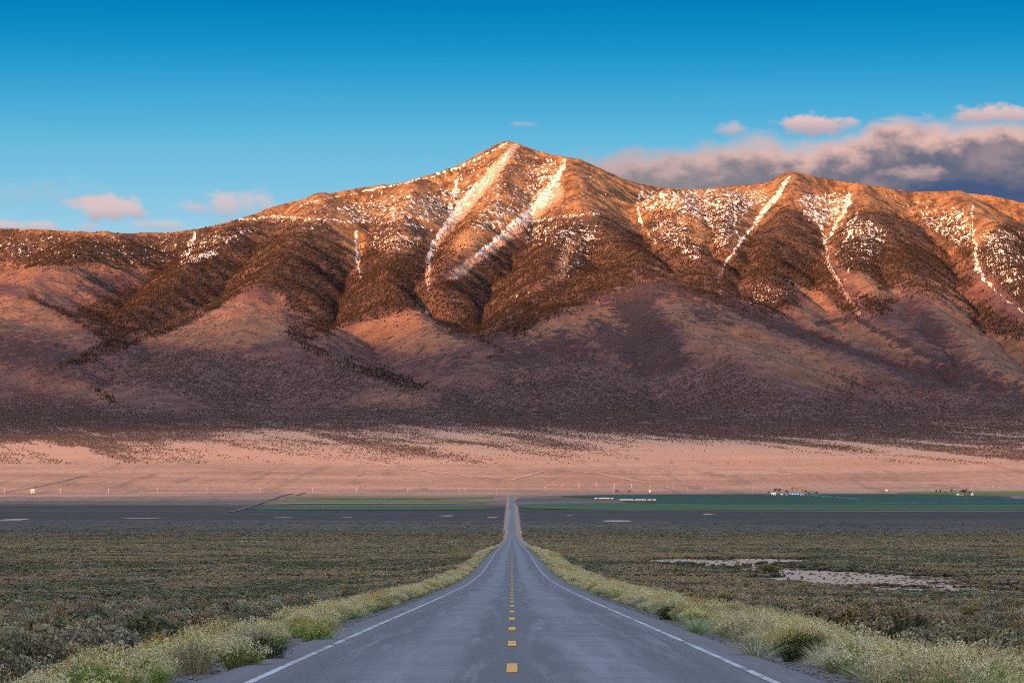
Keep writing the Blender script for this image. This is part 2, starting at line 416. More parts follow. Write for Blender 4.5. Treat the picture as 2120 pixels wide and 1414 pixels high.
FO.poly(.85, [(-240, 477), (0, 477), (310, 491), (500, 460), (600, 454), (660, 462), (700, 480), (722, 530), (740, 590), (720, 625), (650, 655), (600, 650), (585, 612), (555, 600), (540, 585), (505, 600), (470, 610), (440, 625), (420, 640), (385, 652), (370, 665), (300, 690), (215, 735), (180, 755), (165, 745), (225, 700), (170, 655), (150, 640), (185, 632), (250, 595), (320, 575), (260, 556), (150, 550), (60, 552), (0, 545), (-240, 550)])
FO.poly(.12, [(150, 555), (330, 560), (300, 585), (200, 600), (150, 590)], 3)
FO.poly(.9, [(750, 500), (775, 480), (757, 460), (800, 456), (850, 462), (886, 480), (878, 500), (878, 560), (884, 600), (900, 640), (850, 642), (780, 660), (700, 680), (670, 695), (610, 685), (650, 652), (730, 602), (745, 560)])
FO.poly(.3, [(830, 470), (884, 480), (878, 520), (800, 540), (780, 510)], 3)
FO.poly(.5, [(925, 472), (960, 455), (1000, 450), (1020, 470), (1000, 495), (960, 525), (930, 565), (905, 590), (890, 575), (896, 520)])
FO.poly(.06, [(965, 478), (1000, 472), (1002, 495), (960, 525), (928, 540), (940, 505)])
FO.poly(.95, [(888, 600), (905, 580), (955, 577), (970, 592), (1010, 615), (1050, 640), (1058, 680), (1030, 690), (985, 700), (900, 668), (885, 640)])
FO.poly(.92, [(1092, 468), (1130, 450), (1210, 442), (1280, 455), (1330, 488), (1365, 520), (1430, 558), (1475, 600), (1510, 640), (1440, 602), (1350, 580), (1285, 590), (1230, 622), (1150, 652), (1065, 700), (1052, 690), (1055, 650), (1010, 615), (970, 590), (968, 568), (1010, 530)])
FO.poly(.3, [(1165, 497), (1200, 490), (1185, 540), (1172, 575), (1120, 600), (1075, 622), (1110, 590), (1150, 555)])
FO.poly(.25, [(1300, 540), (1420, 570), (1470, 605), (1380, 590), (1290, 560)], 3)
FO.poly(.6, [(1348, 432), (1400, 440), (1440, 500), (1480, 560), (1500, 615), (1440, 580), (1385, 550), (1345, 490), (1322, 462)])
FO.poly(.6, [(1425, 420), (1540, 420), (1525, 495), (1500, 555), (1485, 570), (1450, 520), (1428, 470)])
FO.poly(.12, [(1428, 440), (1450, 430), (1460, 500), (1480, 540), (1440, 500)], 2)
FO.poly(.9, [(1570, 472), (1620, 432), (1680, 445), (1700, 482), (1705, 530), (1730, 580), (1768, 635), (1790, 665), (1750, 650), (1705, 605), (1640, 590), (1570, 585), (1530, 600), (1505, 620), (1495, 565), (1540, 502)])
FO.poly(.45, [(1510, 570), (1640, 590), (1650, 625), (1620, 645), (1560, 650), (1510, 625)], 3)
FO.poly(.8, [(1555, 600), (1640, 610), (1650, 640), (1600, 650), (1560, 640)], 2)
FO.poly(.88, [(1724, 505), (1760, 440), (1820, 436), (1900, 462), (1960, 522), (2000, 575), (2040, 605), (1990, 592), (1900, 585), (1830, 602), (1790, 562), (1750, 560), (1728, 532)])
FO.poly(.45, [(1850, 560), (1990, 580), (2060, 650), (1960, 620), (1870, 600)], 3)
FO.poly(.65, [(1885, 442), (1990, 450), (2010, 500), (2018, 570), (1985, 530), (1920, 482)])
FO.poly(.85, [(2022, 522), (2060, 468), (2120, 455), (2400, 480), (2400, 720), (2200, 680), (2120, 642), (2080, 600), (2040, 560)])
FO.poly(.9, [(1772, 615), (1845, 622), (1842, 655), (1800, 655)]); FO.poly(.85, [(2003, 628), (2050, 640), (2125, 672), (2120, 700), (2060, 692), (2008, 668)])
FO.poly(.42, [(600, 665), (690, 695), (640, 712), (700, 745), (780, 762), (840, 790), (905, 800), (830, 800), (740, 765), (650, 735), (590, 690)], 1)
FO.line(.5, [(1000, 705, 12), (1040, 730, 6), (1010, 745, 4)]); FO.line(.8, [(60, 618, 7), (120, 640, 9), (200, 690, 9), (250, 705, 14)])
FO.line(.7, [(190, 725, 10), (170, 745, 12), (120, 760, 5)]); FO.line(.35, [(190, 800, 4), (215, 818, 12), (235, 835, 6)])
FO.line(.85, [(490, 605, 14), (420, 650, 12), (330, 690, 10), (240, 725, 10)])
for p in [(.52, [(1062, 306, 10), (1028, 345, 22), (988, 392, 26), (945, 440, 24), (907, 490, 14), (890, 530, 9), (884, 585, 4)]), (.68, [(985, 380, 4), (950, 425, 10), (920, 465, 8), (893, 505, 6), (884, 540, 4)]),
          (.64, [(1168, 333, 12), (1152, 370, 26), (1130, 405, 44), (1085, 450, 28), (1030, 492, 16), (985, 528, 10)]),
          (.62, [(1050, 295, 4), (1000, 324, 7), (940, 350, 6), (860, 375, 6), (780, 389, 4)]),
          (.54, [(495, 456, 9), (560, 449, 11), (640, 454, 10), (740, 459, 10), (830, 461, 8), (893, 474, 12)]),
          (.66, [(402, 483, 7), (392, 515, 22), (384, 535, 30), (370, 553, 6)]), (.7, [(440, 525, 24), (395, 540, 12)]), (.63, [(500, 480, 5), (470, 500, 9), (450, 515, 4)]),
          (.63, [(955, 366, 10), (942, 395, 16), (932, 430, 16)]), (.63, [(1328, 385, 6), (1320, 420, 8), (1325, 455, 10), (1345, 490, 6), (1372, 522, 4)]),
          (.68, [(1632, 368, 12), (1606, 410, 20), (1572, 450, 11), (1535, 498, 7), (1502, 545, 6), (1490, 575, 4)]), (.66, [(1522, 402, 4), (1522, 460, 5), (1530, 500, 6)]),
          (.66, [(1757, 405, 16), (1748, 435, 14), (1727, 472, 8), (1710, 500, 6), (1715, 545, 6), (1738, 585, 3)]), (.66, [(1680, 428, 6), (1697, 465, 9), (1708, 500, 7)]),
          (.7, [(1775, 440, 4), (1748, 500, 5), (1728, 530, 4)]), (.6, [(1790, 510, 3), (1765, 545, 4), (1745, 580, 3)]),
          (.64, [(2012, 425, 5), (2016, 500, 6), (2024, 560, 15), (2062, 605, 6), (2125, 652, 4)]), (.6, [(1080, 465, 10), (1160, 450, 8), (1240, 442, 8)]),
          (.7, [(735, 480, 8), (738, 535, 8), (748, 585, 4)]), (.6, [(800, 388, 5), (700, 405, 5), (620, 425, 4)]), (.5, [(1010, 625, 3), (1130, 600, 3)])]: SN.line(*p)
base_s = SN.a.copy(); SN.a[:] = 0
SN.poly(.33, [(520, 445), (860, 378), (1050, 296), (1170, 330), (1110, 440), (900, 470), (560, 458)], 4)
SN.poly(.42, [(700, 425), (900, 400), (960, 350), (960, 420), (880, 470), (720, 460)], 4)
SN.poly(.44, [(1080, 400), (1110, 330), (1160, 335), (1120, 420), (1000, 500), (960, 470), (1000, 440)], 3)
SN.poly(.47, [(1310, 385), (1600, 382), (1590, 430), (1500, 475), (1400, 450), (1320, 450)], 4)
SN.poly(.44, [(1340, 440), (1420, 450), (1480, 560), (1420, 540), (1350, 490)], 3); SN.poly(.46, [(1450, 430), (1540, 430), (1520, 500), (1480, 540)], 3)
SN.poly(.48, [(1660, 395), (1770, 395), (1760, 450), (1700, 480), (1640, 440)], 3); SN.poly(.45, [(1725, 450), (1800, 445), (1850, 480), (1820, 540), (1740, 570)], 3)
SN.poly(.45, [(1860, 430), (2010, 425), (2020, 530), (1980, 520), (1900, 465)], 3); SN.poly(.48, [(2020, 470), (2120, 470), (2120, 640), (2060, 580), (2030, 560)], 3)
SN.poly(.42, [(1090, 450), (1260, 450), (1250, 500), (1210, 570), (1150, 590), (1150, 520), (1060, 520)], 4); SN.poly(.40, [(1530, 580), (1640, 590), (1630, 640), (1540, 640)], 4)
SN.poly(.38, [(1700, 380), (1900, 400), (2000, 440), (1900, 440), (1780, 410)], 4); SN.poly(.35, [(-240, 478), (400, 480), (370, 552), (-240, 545)], 4)
SN.poly(.43, [(400, 485), (560, 455), (700, 465), (690, 490), (560, 470), (480, 510), (400, 545)], 3); SN.poly(.42, [(750, 465), (880, 475), (880, 520), (760, 530)], 3)
SN.poly(.30, [(1170, 330), (1230, 350), (1330, 440), (1280, 440), (1190, 420)], 3)
SN.a = np.maximum(SN.a, base_s)
SC.line(.66, [(1068, 302, 16), (1030, 345, 30), (990, 395, 36), (945, 445, 36), (905, 500, 22), (886, 540, 16), (884, 600, 10)])
SC.line(.62, [(1150, 400, 44), (1090, 460, 34), (1030, 505, 26), (975, 545, 22), (940, 570, 24)]); SC.poly(.5, [(975, 530), (1000, 525), (960, 578), (915, 578)])
SC.poly(.34, [(1190, 390), (1240, 440), (1120, 450), (1130, 430)], 3); SC.line(.6, [(1700, 520, 10), (1740, 600, 16), (1780, 650, 12), (1760, 640, 8)])
SC.line(.5, [(1490, 570, 10), (1488, 640, 14)]); SC.line(.7, [(845, 615, 14), (870, 635, 26), (895, 650, 10)]); SC.line(.8, [(862, 575, 8), (872, 610, 14)])
BA.poly(.75, [(480, 608), (560, 632), (592, 662), (600, 700), (520, 715), (450, 722), (330, 718), (275, 708), (350, 676), (400, 658)], 1)
BA.poly(.8, [(690, 688), (780, 662), (850, 638), (905, 662), (1000, 715), (930, 722), (860, 735), (780, 712)], 1)
BA.poly(.75, [(1018, 728), (1110, 672), (1220, 638), (1262, 620), (1300, 650), (1330, 690), (1290, 690), (1240, 670), (1150, 700), (1040, 745)], 1)
BA.poly(.6, [(-240, 600), (0, 605), (100, 625), (205, 705), (140, 712), (60, 690), (-240, 690)], 1); BA.poly(.5, [(30, 555), (150, 560), (230, 605), (180, 640), (90, 622), (20, 585)], 2)
BA.poly(.62, [(1345, 605), (1400, 605), (1500, 638), (1620, 692), (1760, 745), (1830, 790), (1720, 812), (1620, 790), (1560, 750), (1440, 740), (1400, 690)], 2)
BA.poly(.75, [(1610, 648), (1700, 618), (1760, 655), (1870, 700), (1940, 760), (1800, 720), (1680, 690)], 1)
BA.poly(1., [(1765, 568), (1812, 562), (1870, 600), (1882, 622), (1800, 618), (1770, 592)], 1); BA.poly(.9, [(1640, 560), (1600, 575), (1590, 600), (1660, 610), (1720, 640), (1700, 600)], 1)
BA.poly(.85, [(1900, 575), (1980, 590), (2010, 625), (2060, 700), (2130, 730), (2360, 800), (2360, 860), (2100, 800), (2010, 740), (1960, 680)], 2)
BA.poly(.9, [(722, 492), (765, 500), (755, 535), (738, 540)]); BA.poly(.8, [(560, 590), (600, 600), (598, 640), (570, 630)], 1); BA.poly(.8, [(1160, 500), (1195, 500), (1180, 570), (1080, 625), (1140, 570)], 1)
BA.poly(.9, [(965, 478), (1000, 472), (1002, 495), (960, 525), (928, 540), (940, 505)]); BA.poly(.95, [(1430, 440), (1450, 430), (1460, 500), (1480, 540), (1440, 500)], 1)
BA.poly(.6, [(690, 838), (760, 805), (840, 800), (905, 818), (880, 842), (800, 850)], 2); BA.poly(.5, [(1020, 740), (1080, 740), (1110, 790), (1040, 800)], 3); BA.poly(.5, [(100, 770), (250, 800), (320, 830), (220, 840), (60, 800), (0, 770)], 3)
BA.poly(.9, [(860, 612), (900, 640), (890, 655), (850, 630)]); BA.poly(.8, [(900, 612), (960, 620), (975, 640), (930, 640)], 1); BA.poly(.8, [(2000, 700), (2130, 690), (2130, 800), (2040, 770)], 2)
SH.poly(.85, [(1005, 615), (1050, 645), (1062, 700), (1020, 715), (960, 700), (905, 665), (850, 640), (900, 645), (1000, 655)], 1)
SH.poly(.85, [(1240, 622), (1300, 592), (1400, 582), (1450, 600), (1400, 612), (1345, 605), (1350, 640), (1395, 690), (1430, 750), (1390, 760), (1330, 720), (1290, 690), (1300, 660)], 1)
SH.poly(.8, [(1215, 645), (1290, 690), (1400, 740), (1440, 780), (1330, 780), (1250, 720)], 2); SH.poly(.8, [(1418, 622), (1480, 638), (1535, 662), (1500, 668), (1430, 652)], 1)
SH.line(.9, [(1360, 590, 12), (1480, 615, 18), (1590, 668, 22), (1700, 705, 24), (1800, 738, 16), (1880, 770, 24), (2000, 800, 14)])
SH.poly(.85, [(1865, 612), (1915, 640), (1962, 690), (1985, 735), (1935, 710), (1895, 682), (1880, 650)], 1); SH.line(.7, [(1780, 665, 12), (1850, 700, 14), (1920, 735, 12), (2000, 760, 14)])
SH.poly(.6, [(1800, 740), (2000, 750), (2130, 800), (2130, 830), (1900, 800)], 4); SH.line(.8, [(1760, 660, 8), (1690, 670, 10)])
SH.poly(.6, [(1040, 700), (1200, 690), (1260, 760), (1100, 770), (1010, 760)], 3); SH.poly(.65, [(-240, 700), (60, 700), (190, 735), (170, 770), (60, 760), (-240, 740)], 2)
SH.poly(.5, [(640, 700), (860, 740), (1000, 730), (960, 780), (860, 760), (700, 740)], 2); SH.poly(.5, [(150, 560), (360, 570), (250, 640), (180, 640)], 4); SH.poly(.5, [(280, 645), (200, 690), (130, 660)], 2)
JU.poly(.92, [(150, 772), (200, 738), (330, 722), (450, 725), (560, 752), (700, 752), (830, 785), (905, 805), (850, 812), (760, 802), (690, 835), (600, 820), (480, 855), (420, 830), (330, 800), (200, 795)])
JU.poly(.92, [(600, 820), (700, 845), (900, 845), (920, 800), (1010, 800), (1060, 780), (1200, 740), (1330, 780), (1420, 760), (1470, 790), (1500, 740), (1530, 760), (1600, 810), (1700, 850), (1900, 870), (2360, 900), (2360, 955), (2000, 948), (1800, 932), (1400, 905), (1150, 890), (900, 880), (700, 870)], 2)
JU.poly(.92, [(-240, 840), (0, 836), (60, 826), (150, 835), (300, 850), (420, 872), (560, 892), (640, 920), (560, 925), (450, 905), (360, 925), (260, 940), (170, 952), (0, 945), (-240, 950)], 2)
JU.poly(.5, [(300, 850), (620, 850), (900, 880), (1150, 890), (1400, 905), (1300, 930), (900, 940), (640, 930), (450, 885)], 3)
JU.poly(.5, [(1700, 770), (2130, 810), (2360, 830), (2360, 900), (1900, 870), (1700, 850)], 4); JU.poly(.25, [(430, 915), (700, 925), (900, 940), (1500, 945), (1500, 955), (1000, 960), (500, 950), (200, 985), (0, 975), (200, 950)], 3)
log('masks')
SN.a = np.where(SN.a < .52, SN.a + .055 * (SN.a > .1), SN.a)
LAYERS = {'forest': FO, 'snow': SN, 'bald': BA, 'pinyon': JU, 'shrub': SH, 'scree': SC}
def covers(x, y, z, names):
    px = CX + FOC * x / np.maximum(y, 1); py = HY - FOC * z / np.maximum(y, 1)
    w = 9.0 * fbm(x, y, 230, 5, 201, .62); v = 6.5 * fbm(x, y, 230, 5, 211, .62)
    out = [LAYERS[n].at(px + w, py + v) for n in names]
    if 'pinyon' in names:      # washes run down the fan, towards the right
        k = names.index('pinyon'); n = fbm(x + .27 * y, y * .10, 150, 4, 221); f = 1 - sstep(y, 11800, 13200)
        out[k] = np.clip(out[k] * (1 + f * (1.5 * n + .05) + (1 - sstep(y, 9600, 11600)) * 2.2 * n), 0, 1)
    return out

# ------------------------------------------------------------------ mesh helper
def mesh_obj(name, verts, faces, mats=(), parent=None, smooth=False, mi=None, link=True):
    me = bpy.data.meshes.new(name)
    if isinstance(verts, np.ndarray) and isinstance(faces, np.ndarray):
        nv, nf, k = len(verts), len(faces), faces.shape[1]
        me.vertices.add(nv); me.vertices.foreach_set('co', verts.astype(np.float32).ravel())
        me.loops.add(nf * k); me.loops.foreach_set('vertex_index', faces.astype(np.int32).ravel())
        me.polygons.add(nf); me.polygons.foreach_set('loop_start', np.arange(0, nf * k, k, dtype=np.int32))
        me.update(calc_edges=True)
    else:
        me.from_pydata([tuple(v) for v in verts], [], [tuple(f) for f in faces]); me.update()
    for m in mats: me.materials.append(m)
    if mi is not None: me.polygons.foreach_set('material_index', np.asarray(mi, np.int32))
    if smooth: me.polygons.foreach_set('use_smooth', [True] * len(me.polygons))
    o = bpy.data.objects.new(name, me)
    if link: COL.objects.link(o)
    if parent is not None: o.parent = parent
    return o
def set_attr(o, name, vals):
    a = o.data.attributes.new(name, 'FLOAT', 'POINT'); a.data.foreach_set('value', np.asarray(vals, np.float32).ravel())
def grid_faces(nr, nc):
    i = np.arange(nr - 1)[:, None] * nc + np.arange(nc - 1)[None, :]
    return np.stack([i, i + 1, i + nc + 1, i + nc], -1).reshape(-1, 4)
def tag(o, label=None, cat=None, group=None, kind=None):
    for k, v in (('label', label), ('category', cat), ('group', group), ('kind', kind)):
        if v: o[k] = v
    return o

# ------------------------------------------------------------------ land materials
def mountain_material():
    m, t, b = material('mountain_soil')
    P = pos(t)
    nB = t.noise(P, 1 / 700, 5, 0.6); nM = t.noise(P, 1 / 120, 5, 0.6); nS = t.noise(P, 1 / 22, 4, 0.65)
    Pstr = t.mapping(P, (1, 0.35, 0.35)); nStr = t.noise(Pstr, 1 / 16, 4, 0.6)
    sep = t.node('ShaderNodeSeparateXYZ'); t.put(sep.inputs[0], P)
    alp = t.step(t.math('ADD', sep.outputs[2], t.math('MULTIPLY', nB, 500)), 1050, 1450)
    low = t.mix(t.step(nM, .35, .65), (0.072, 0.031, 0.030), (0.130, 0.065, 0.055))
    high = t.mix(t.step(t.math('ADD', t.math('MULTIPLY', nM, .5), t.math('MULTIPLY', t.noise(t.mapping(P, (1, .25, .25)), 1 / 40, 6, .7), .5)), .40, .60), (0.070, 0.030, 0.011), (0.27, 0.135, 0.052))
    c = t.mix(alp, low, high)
    c = t.mix(t.step(nS, .45, .7), c, t.mix(0.5, c, (0.07, 0.045, 0.04)))
    fan = t.step(sep.outputs[1], 12800, 11000)
    c = t.mix(t.math('MULTIPLY', fan, 0.9), c, t.mix(t.step(nS, .3, .7), (0.29, 0.172, 0.115), (0.40, 0.250, 0.172)))
    ba = t.math('ADD', t.attr('bald'), t.math('MULTIPLY', t.math('SUBTRACT', nS, .5), .5))
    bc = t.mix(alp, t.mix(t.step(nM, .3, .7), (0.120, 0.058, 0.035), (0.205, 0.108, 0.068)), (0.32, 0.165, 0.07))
    c = t.mix(t.step(ba, .15, .7), c, bc)
    sc = t.math('ADD', t.attr('scree'), t.math('MULTIPLY', t.math('SUBTRACT', nStr, .5), .7))
    c = t.mix(t.math('MULTIPLY', t.step(sc, .3, .6), .9), c, t.mix(nStr, (0.27, 0.16, 0.105), (0.48, 0.325, 0.235)))
    sh = t.math('ADD', t.math('ADD', t.attr('shrub'), t.math('MULTIPLY', t.step(sep.outputs[2], 1200, 700), t.step(sep.outputs[1], 12600, 13600, 0, .22))), t.math('MULTIPLY', t.math('SUBTRACT', t.noise(P, 1 / 46, 6, .72), .5), 3.4))
    c = t.mix(t.math('MULTIPLY', t.step(sh, .44, .62), .9), c, (0.036, 0.020, 0.023))
    fo = t.math('ADD', t.attr('forest'), t.math('MULTIPLY', t.math('SUBTRACT', nS, .5), .8))
    c = t.mix(t.math('MULTIPLY', t.step(fo, .3, .8), .88), c, t.mix(t.step(nM, .3, .7), (0.036, 0.021, 0.017), (0.090, 0.050, 0.034)))
    ju = t.math('ADD', t.attr('pinyon'), t.math('MULTIPLY', t.math('SUBTRACT', nM, .5), .9))
    c = t.mix(t.math('MULTIPLY', t.step(ju, .3, .8), .8), c, (0.098, 0.060, 0.062))
    gul = t.attr('flow')
    c = t.mix(t.math('MULTIPLY', t.step(gul, 2.2, 3.6), .35), c, (0.09, 0.05, 0.04))
    sn = t.math('ADD', t.attr('snow'), t.math('MULTIPLY', t.math('SUBTRACT', t.math('ADD', t.math('MULTIPLY', nStr, .6), t.math('MULTIPLY', t.noise(Pstr, 1 / 34, 5, .7), .4)), .5), 2.0))
    c = t.mix(t.step(sn, .52, .60), c, (0.62, 0.545, 0.48))
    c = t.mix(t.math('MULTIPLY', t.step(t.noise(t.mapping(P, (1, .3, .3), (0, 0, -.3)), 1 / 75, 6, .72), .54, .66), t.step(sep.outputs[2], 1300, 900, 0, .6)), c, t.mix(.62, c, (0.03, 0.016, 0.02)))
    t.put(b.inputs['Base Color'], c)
    bp = t.node('ShaderNodeBump', {'Strength': 1.0, 'Distance': 14.0}); t.put(bp.inputs['Height'], t.math('ADD', nS, t.math('MULTIPLY', nStr, .5)))
    t.put(b.inputs['Normal'], bp.outputs[0])
    return m
def ground_material():
    m, t, b = material('valley_soil')
    P = pos(t); sep = t.node('ShaderNodeSeparateXYZ'); t.put(sep.inputs[0], P); X, Y, Z = sep.outputs
    n1 = t.noise(P, 1 / 6, 5, .65); n0 = t.noise(P, 3.0, 5, .65); nL = t.noise(t.mapping(P, (.4, 1, 1)), 1 / 260, 5, .6)
    near = t.mix(t.step(n0, .35, .65), (0.085, 0.062, 0.045), (0.17, 0.125, 0.09))
    nF = t.math('ADD', t.math('MULTIPLY', t.noise(t.mapping(P, (1, .22, 1)), 1 / 10, 5, .85), .60), t.math('MULTIPLY', t.noise(t.mapping(P, (1, .05, 1)), 1 / 13, 5, .8), .40))
    brush = t.mix(t.step(nF, .38, .6), (0.022, 0.022, 0.010), (0.110, 0.102, 0.050))
    brush = t.mix(t.math('MULTIPLY', t.step(nL, .45, .6), .5), brush, t.mix(nF, (0.10, 0.075, 0.06), (0.14, 0.12, 0.11)))
    # bands of greasewood, sage and pale flats across the valley floor
    yb = t.math('ADD', Y, t.math('MULTIPLY', t.math('SUBTRACT', t.noise(P, 1 / 700, 5, .65), .5), 1900))
    lav = t.math('MULTIPLY', t.step(yb, 3300, 4000), t.step(yb, 4500, 4100))
    brush = t.mix(t.math('MULTIPLY', lav, .75), brush, t.mix(t.step(nF, .35, .65), (0.022, 0.019, 0.016), (0.105, 0.087, 0.075)))
    drk = t.math('MULTIPLY', t.step(yb, 3950, 4500), t.step(Y, 6300, 5600))
    brush = t.mix(t.math('MULTIPLY', drk, .8), brush, t.mix(nF, (0.012, 0.011, 0.013), (0.052, 0.042, 0.046)))
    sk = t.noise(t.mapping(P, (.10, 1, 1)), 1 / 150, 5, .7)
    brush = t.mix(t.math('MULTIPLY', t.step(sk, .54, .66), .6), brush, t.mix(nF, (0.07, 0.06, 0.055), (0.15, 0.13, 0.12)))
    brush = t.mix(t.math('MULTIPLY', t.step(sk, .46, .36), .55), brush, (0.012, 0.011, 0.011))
    fan = t.step(t.math('ADD', Y, t.math('MULTIPLY', nL, 600)), 5700, 6700)
    fc = t.mix(t.step(nL, .35, .65), (0.25, 0.148, 0.100), (0.38, 0.240, 0.168))
    fc = t.mix(t.step(t.noise(t.mapping(P, (1, .3, 1)), 1 / 14, 4, .8), .40, .62), t.mix(.45, fc, (0.12, 0.085, 0.07)), fc)
    fc = t.mix(t.math('MULTIPLY', t.step(t.noise(t.mapping(P, (1, .08, 1), (0, 0, -.26)), 1 / 60, 5, .65), .52, .66), .55), fc, (0.115, 0.075, 0.06))
    fc = t.mix(t.step(Y, 8200, 9800), fc, t.mix(nL, (0.30, 0.180, 0.120), (0.42, 0.262, 0.180)))
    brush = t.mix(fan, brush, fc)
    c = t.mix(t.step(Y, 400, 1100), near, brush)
    pl = t.math('ADD', t.attr('playa'), t.math('MULTIPLY', t.math('SUBTRACT', t.noise(P, 1 / 14, 4, .6), .5), .8))
    c = t.mix(t.step(pl, .45, .65), c, t.mix(n1, (0.38, 0.265, 0.19), (0.52, 0.38, 0.28)))
    ax = t.math('ABSOLUTE', X)
    ve = t.math('MULTIPLY', t.step(ax, t.math('ADD', 9.0, t.math('MULTIPLY', n1, 6)), t.math('ADD', 6.0, t.math('MULTIPLY', n1, 6))), t.step(Y, 7000, 6500))
    c = t.mix(t.math('MULTIPLY', ve, t.step(Y, 900, 1300)), c, t.mix(n1, (0.22, 0.15, 0.11), (0.38, 0.28, 0.22)))
    gv = t.step(t.math('ADD', ax, t.math('MULTIPLY', n0, .8)), 6.2, 5.3)
    c = t.mix(t.math('MULTIPLY', gv, t.step(Y, 900, 500)), c, t.mix(t.step(t.noise(P, 22, 3, .7), .3, .7), (0.07, 0.065, 0.065), (0.25, 0.23, 0.22)))
    ju = t.math('ADD', t.attr('pinyon'), t.math('MULTIPLY', t.math('SUBTRACT', t.noise(P, 1 / 60, 4, .7), .5), .9))
    c = t.mix(t.math('MULTIPLY', t.step(ju, .3, .8), .8), c, (0.115, 0.080, 0.066))
    t.put(b.inputs['Base Color'], c)
    bp = t.node('ShaderNodeBump', {'Strength': 1.0, 'Distance': 2.2}); t.put(bp.inputs['Height'], nF)
    bp2 = t.node('ShaderNodeBump', {'Strength': .8, 'Distance': .03}); t.put(bp2.inputs['Height'], t.noise(P, 14, 4, .7)); t.put(bp2.inputs['Normal'], bp.outputs[0])
    t.put(b.inputs['Normal'], bp2.outputs[0])
    return m

PLAYAS = [  # image centre px,py, half width m, half depth m
]
def playa_mask(x, y):
    m = np.zeros_like(x)
    for (xa, xb, py, th) in [(68, 268, 1119.5, 2.2), (385, 590, 1120.5, 2.4), (0, 62, 1075.5, 2.5), (240, 345, 1072, 1.2), (650, 680, 1120, 1.5), (745, 768, 1119, 1.3), (1530, 1700, 1020, 0.1),
                             (1240, 1320, 1078, 2.2), (900, 945, 1067.5, 1.2), (1450, 1485, 1064, 1.6), (1170, 1190, 1067, 1.0), (1003, 1033, 1071, 1.6), (560, 620, 1071, .8), (700, 735, 1071, .8)]:
        D0 = D_of_py(py); dD = abs(D_of_py(py - th) - D_of_py(py + th)) / 2 + 1
        x0 = (xa - CX) / FOC * D0; x1 = (xb - CX) / FOC * D0
        u = np.abs(x - (x0 + x1) / 2) / ((x1 - x0) / 2); v = np.abs(y - D0) / dD
        m = np.maximum(m, .8 * (1 - sstep(np.sqrt(u ** 4 + v * v) + .35 * fbm(x, y * .3, 40, 3, 79), .35, 1.1)))
    return m
def sand_mask(x, y):
    m = np.zeros_like(x)
    for (px, py, hx, hy, k) in [(1470, 1169, 140, 14, .95), (1580, 1163, 90, 11, .85), (1760, 1204, 190, 27, 1.0), (1620, 1192, 90, 17, .9), (1880, 1192, 60, 10, .8), (2040, 1282, 80, 8, .6), (1390, 1166, 60, 6, .8)]:
        D0 = D_of_py(py); dD = abs(D_of_py(py - hy) - D_of_py(py + hy)) / 2
        x0 = (px - CX) / FOC * D0; hw = hx / FOC * D0
        r = np.hypot((x - x0) / hw, (y - D0) / dD) + 1.0 * fbm(x, y, 13, 4, 77)
        m = np.maximum(m, k * (1 - sstep(r, .62, 1.15)))
    return m

# ------------------------------------------------------------------ ground sheet
def columns(n_in, n_out, power):
    t = np.linspace(-1, 1, n_in)
    u = np.sign(t) * np.abs(t) ** power * 0.2
    s = np.linspace(0, 1, n_out + 1)[1:]
    return u, s
def sheet_x(u, s, D):
    w = np.sqrt(np.maximum(D, 0) ** 2 + 45.0 ** 2)
    inner = u[None, :] * w[:, None]
    e = 0.2 * w[:, None]; outer = e * (24000.0 / e) ** s[None, :]
    return np.concatenate([-outer[:, ::-1], inner, outer], 1)
def build_ground():
    rows = np.concatenate([-np.geomspace(14000, 9000, 6)[:-1], -np.geomspace(9000, 400, 60), [-200, -100, -50, -20, 0, 12, 22], np.geomspace(30, 11300, 560)])
    u, s = columns(221, 16, 1.7)
    X = sheet_x(u, s, rows); Y = np.repeat(rows[:, None], X.shape[1], 1)
    Z = ground_z(X, Y)
    V = np.stack([X, Y, Z], -1).reshape(-1, 3)
    o = mesh_obj('ground', V, grid_faces(*X.shape), [ground_material()], smooth=True)
    x, y, z = V.T
    set_attr(o, 'playa', np.maximum(playa_mask(x, y), sand_mask(x, y)))
    ju, = covers(x, y, z, ['pinyon']); set_attr(o, 'pinyon', np.where(y > 7000, ju, 0))
    tag(o, 'wide sagebrush valley floor rising into a pink alluvial fan below the mountain', kind='structure')
    log('ground %d' % len(V))
build_ground()
def build_mountain():
    rows = np.concatenate([np.linspace(11150, 13000, 70)[:-1], np.linspace(13000, 22300, 600), np.linspace(22400, 26000, 10), [29000, 33000]])
    u = np.linspace(-0.172, 0.172, 760); s = np.linspace(0, 1, 36)[1:]
    w = rows
    inner = u[None] * w[:, None]; e = 0.172 * w[:, None]; outer = e * (24000.0 / e) ** s[None, :]
    X = np.concatenate([-outer[:, ::-1], inner, outer], 1); Y = np.repeat(rows[:, None], X.shape[1], 1)
    x, y = X.ravel(), Y.ravel()
    z = hill_z(x, y)
    z = np.where(y < 11160, z - 25, z)
    V = np.stack([x, y, z], 1)
    o = mesh_obj('mountain_range', V, grid_faces(*X.shape), [mountain_material()], smooth=True)
    zs = z
    vals = covers(x, y, zs, list(LAYERS))
    for n, v in zip(LAYERS, vals): set_attr(o, n, v)
    set_attr(o, 'flow', bil(FLOWM, x, y, GX0, GY0, RD_))
    tag(o, 'snow streaked mountain range glowing orange above forested spurs', kind='structure')
    log('mountain %d' % len(V))
build_mountain()
